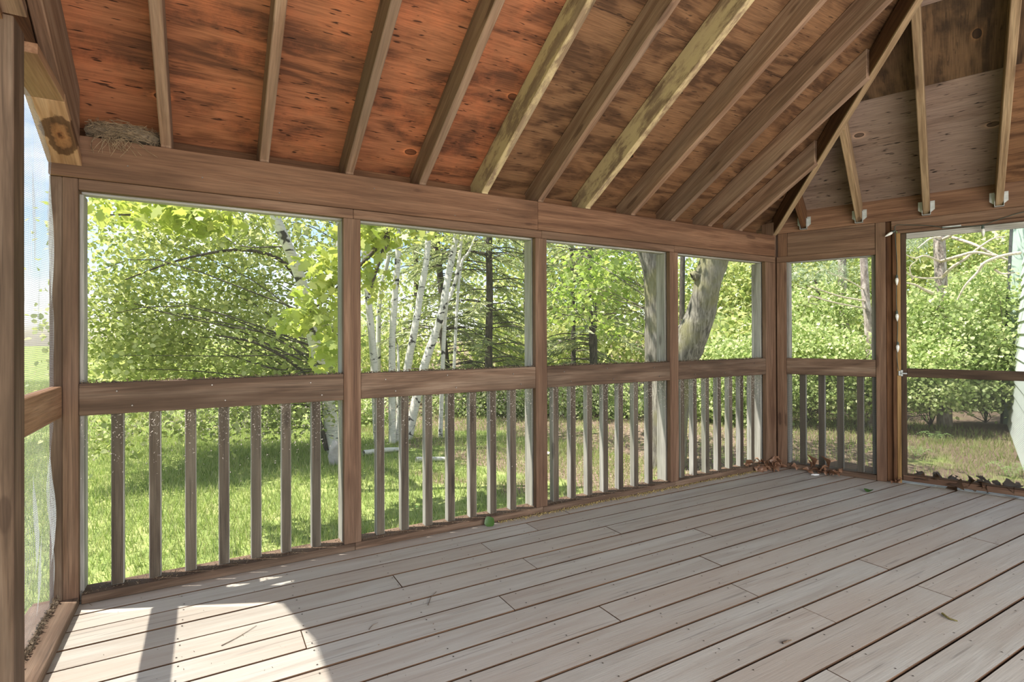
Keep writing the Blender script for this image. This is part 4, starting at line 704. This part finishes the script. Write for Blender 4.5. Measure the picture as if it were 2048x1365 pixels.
for k in range(12):
    p = Vector((-.08-.36*R1.random(), .03+.05*R1.random(), .05)); drop_leaf(p, (R1.gauss(0, .5), R1.gauss(0, .5), R1.uniform(0, 6.28)), R1.uniform(.6, .9), 'dry leaf lying on top of the back plate by the corner post', 'litter on the back plate', dry[k % 4])
for k in range(22):
    t = .12+.42*R1.random()**.9; n = -.02-abs(R1.gauss(0, .03)); drop_leaf(RW(t, n, .012+.03*R1.random()), (R1.gauss(0, .8), R1.gauss(0, .7), R1.uniform(0, 6.28)), R1.uniform(.6, 1.1), 'dry brown leaf along the plate under the right bay', 'litter under the right bay', dry[k % 4])
for t, zz, a in ((.30, .045, 1.2), (.41, .05, .9)): drop_leaf(RW(t, -.02, zz), (a, -.9, 1.2+t), 1.25, 'large upright brown leaf leaning on the right bay plate', 'upright leaves at the right bay', dry[2])
for k in range(8): drop_leaf(RW(.87+.05*R1.random(), -.015-.02*R1.random(), .015+.02*R1.random()), (R1.gauss(0, .8), R1.gauss(0, .8), R1.uniform(0, 6.28)), .45, 'small dry leaf scrap at the foot of the door jamb', 'leaf scraps by the jamb', dry[k % 4])
rbox('door_sill', wr, .87, 2.03, .07, .22, -.05, -.004, W_POST, 't')
for k in range(46):
    t = .975+.62*R1.random(); hgt = .03+.035*abs(math.sin(t*9+1))*R1.random(); drop_leaf(RW(t, .064+.03*R1.random(), .022+hgt), (R1.gauss(1.2, .5), R1.gauss(0, .6), R1.uniform(0, 6.28)), R1.uniform(.8, 1.3), 'dead leaf caught in the drift outside the door mesh', 'leaf drift outside the door', dry_shaded[k % 4])
def fpt(u, v, z=0.):
    d = C_R*((u-1024)/F_PX) + C_U*(-(v-PPV)/F_PX) + C_F; return CAM+d*((z-CAM.z)/d.z)
gl = leaf_mesh('green_leaf', .075, .034, .35, 9, .1); gl.materials.append(M_GREEN)
drop_leaf(fpt(975, 1058)+Vector((0, .03, .012)), (.9, -.35, .3), 1.0, 'rounded dark green leaf propped on the plate below the second bay', None, gl, 'leaf', 'green_leaf')
drop_leaf(fpt(1735, 986)+Vector((0, 0, .004)), (0, 0, .2), .9, 'flat green leaf lying on the deck near the right post', None, gl, 'leaf', 'green_leaf')
drop_leaf(fpt(832, 1017)+Vector((0, 0, .004)), (.1, 0, .5), .35, 'tiny green leaf beside the second post trim foot', None, gl, 'leaf', 'green_leaf')
o = lump('white_scrap', 'small white scrap on the deck before the right bay', 'scrap', fpt(1630, 952)+Vector((0, 0, .008)), (.036, .012, .008), M_WHITE, None, 5); o.rotation_euler[2] = -.5
def twig(name, label, pts, r, mat, cat='twig'):
    V, Fq = tube_arr(smooth_path([fpt(u, v, r) for u, v in pts], 10), np.linspace(r, r*.5, 10), 5, .1); o = put(name, np_mesh(name, V, Fq, True), mat); tag(o, None, label, cat, 'twigs on the deck'); return o
B_TW = bark('twig_bark', (.06, .04, .025), (.12, .08, .05), (.2, .14, .09), (60, 60, 60), .2)
twig('twig', 'straight brown twig lying in the sunlit patch', [(443, 1292), (478, 1274), (513, 1252)], .0018, B_TW); twig('twig', 'bent brown twig on the shaded middle boards', [(856, 1211), (862, 1196), (873, 1184)], .0018, B_TW); twig('twig', 'short twig crossing a board gap below the first post', [(738, 1260), (745, 1252), (756, 1246)], .0016, B_TW)
twig('catkin', 'olive catkin lying on the right hand boards', [(1885, 1228), (1897, 1237), (1915, 1243)], .006, flat('olive_catkin', (.16, .13, .04), .9, 0, .4, 90.), 'catkin'); twig('twig', 'crumbled brown stalk on the near board gap', [(1565, 1287), (1575, 1283), (1583, 1281)], .004, B_TW); twig('twig', 'thin pale straw curling off the left sill end', [(158, 1203), (172, 1204), (184, 1212)], .0014, M_STRAW)
def specks(name, parent, P, size, mat):
    n = len(P); a = unit(rng.standard_normal((n, 3))); b = unit(np.cross(a, rng.standard_normal((n, 3)))); s = size*rng.uniform(.5, 1.5, (n, 1)); V = np.stack([P-a*s, P+b*s*.35, P+a*s, P-b*s*.35], 1).reshape(-1, 3); o = put(name, np_mesh(name, V, np.arange(4*n).reshape(-1, 4)), mat, parent, I4); o['kind'] = 'stuff'; return o
n = 2600; x = -2.9+2.6*rng.uniform(0, 1, n); wq = .4+.6*np.abs(np.sin(x*3.1)); specks('seed_debris', floor, np.stack([x, -.006-np.abs(rng.standard_normal(n))*.022*wq, .003+np.abs(rng.standard_normal(n))*.004], -1), .005, M_SEED)
n = 900; specks('seed_debris', floor, np.stack([rng.uniform(-5, .3, n), rng.uniform(-3, -.05, n), np.full(n, .002)], -1)[np.newaxis][0], .0032, M_NEST)
for a, b in bays:
    n = 1500; z = .86-np.abs(rng.standard_normal(n))*.13; specks('pollen_fluff', wb, np.stack([rng.uniform(a, b, n), .045+0*z, z], -1), .0045, M_FLUFF)
    n = 700; specks('debris', wb, np.stack([rng.uniform(a, b, n), rng.uniform(.01, .045, n), .994+np.abs(rng.standard_normal(n))*.005], -1), .007, M_NEST)
    n = 700; specks('debris', wb, np.stack([rng.uniform(a, b, n), rng.uniform(.006, .1, n), .0425+np.abs(rng.standard_normal(n))*.003], -1), .005, M_NEST)
n = 500; specks('debris', wl, np.stack([-5.10-.02*rng.uniform(0, 1, n), rng.uniform(-.74, 0, n), .04+np.abs(rng.standard_normal(n))*.01], -1), .009, M_NEST)

# string of clear bulbs stapled round the door opening
sl_root = empty('string_light', None, 'dark cord of clear bulbs stapled round the screen door', 'string light', loc=tuple(RW(.895, -.01, 2.05)))
cp = [RW(.905, -.008, .92), RW(.897, -.010, 1.05), RW(.903, -.010, 1.3), RW(.895, -.010, 1.5), RW(.902, -.010, 1.75), RW(.893, -.010, 1.95), RW(.888, -.012, 2.06), RW(.90, -.012, 2.088), RW(.95, -.012, 2.085), RW(1.12, -.012, 2.055), RW(1.2, -.010, 2.03), RW(1.3, -.010, 2.025), RW(1.42, -.008, 2.02), RW(1.5, -.010, 2.045), RW(1.66, -.010, 2.085), RW(1.8, -.010, 2.05)]
V, Fq = tube_arr(smooth_path(cp, 70), .0026, 6); put('cord', np_mesh('cord', V, Fq, True), M_CORD, sl_root, I4)
prof = [(.0, 0), (.006, .002), (.010, .010), (.0125, .020), (.011, .034), (.007, .050), (.0015, .064)]
def bulb(p, d):
    d = Vector(d).normalized(); M = frame(p, d.orthogonal(), d); th = np.linspace(0, 2*np.pi, 10, endpoint=False); V = [(r*math.cos(a), r*math.sin(a), z) for r, z in prof for a in th]; V = np.array(V); k = 10
    Fq = [(i*k+j, i*k+(j+1) % k, (i+1)*k+(j+1) % k, (i+1)*k+j) for i in range(len(prof)-1) for j in range(k)]; b = put('bulb', np_mesh('bulb', V, np.array(Fq), True), M_BULB, sl_root, M, 'clear pointed bulb')
    V, Fq = tube_arr(np.array([(0, 0, -.022), (0, 0, -.008), (0, 0, .003)]), np.array([.006, .009, .009]), 8); put('socket', np_mesh('socket', V, Fq, True), M_CORD, b, M)
bulb(RW(.876, -.025, 2.035), -T_*.75+Vector((0, 0, -.5))-N_*.3); bulb(RW(.900, -.022, 1.665), (0, 0, -1)); bulb(RW(.899, -.022, 1.375), (.1, 0, -1)); bulb(RW(.903, -.022, 1.125), (0, 0, -1)); bulb(RW(1.423, -.012, 1.995), (.12, 0, -1))
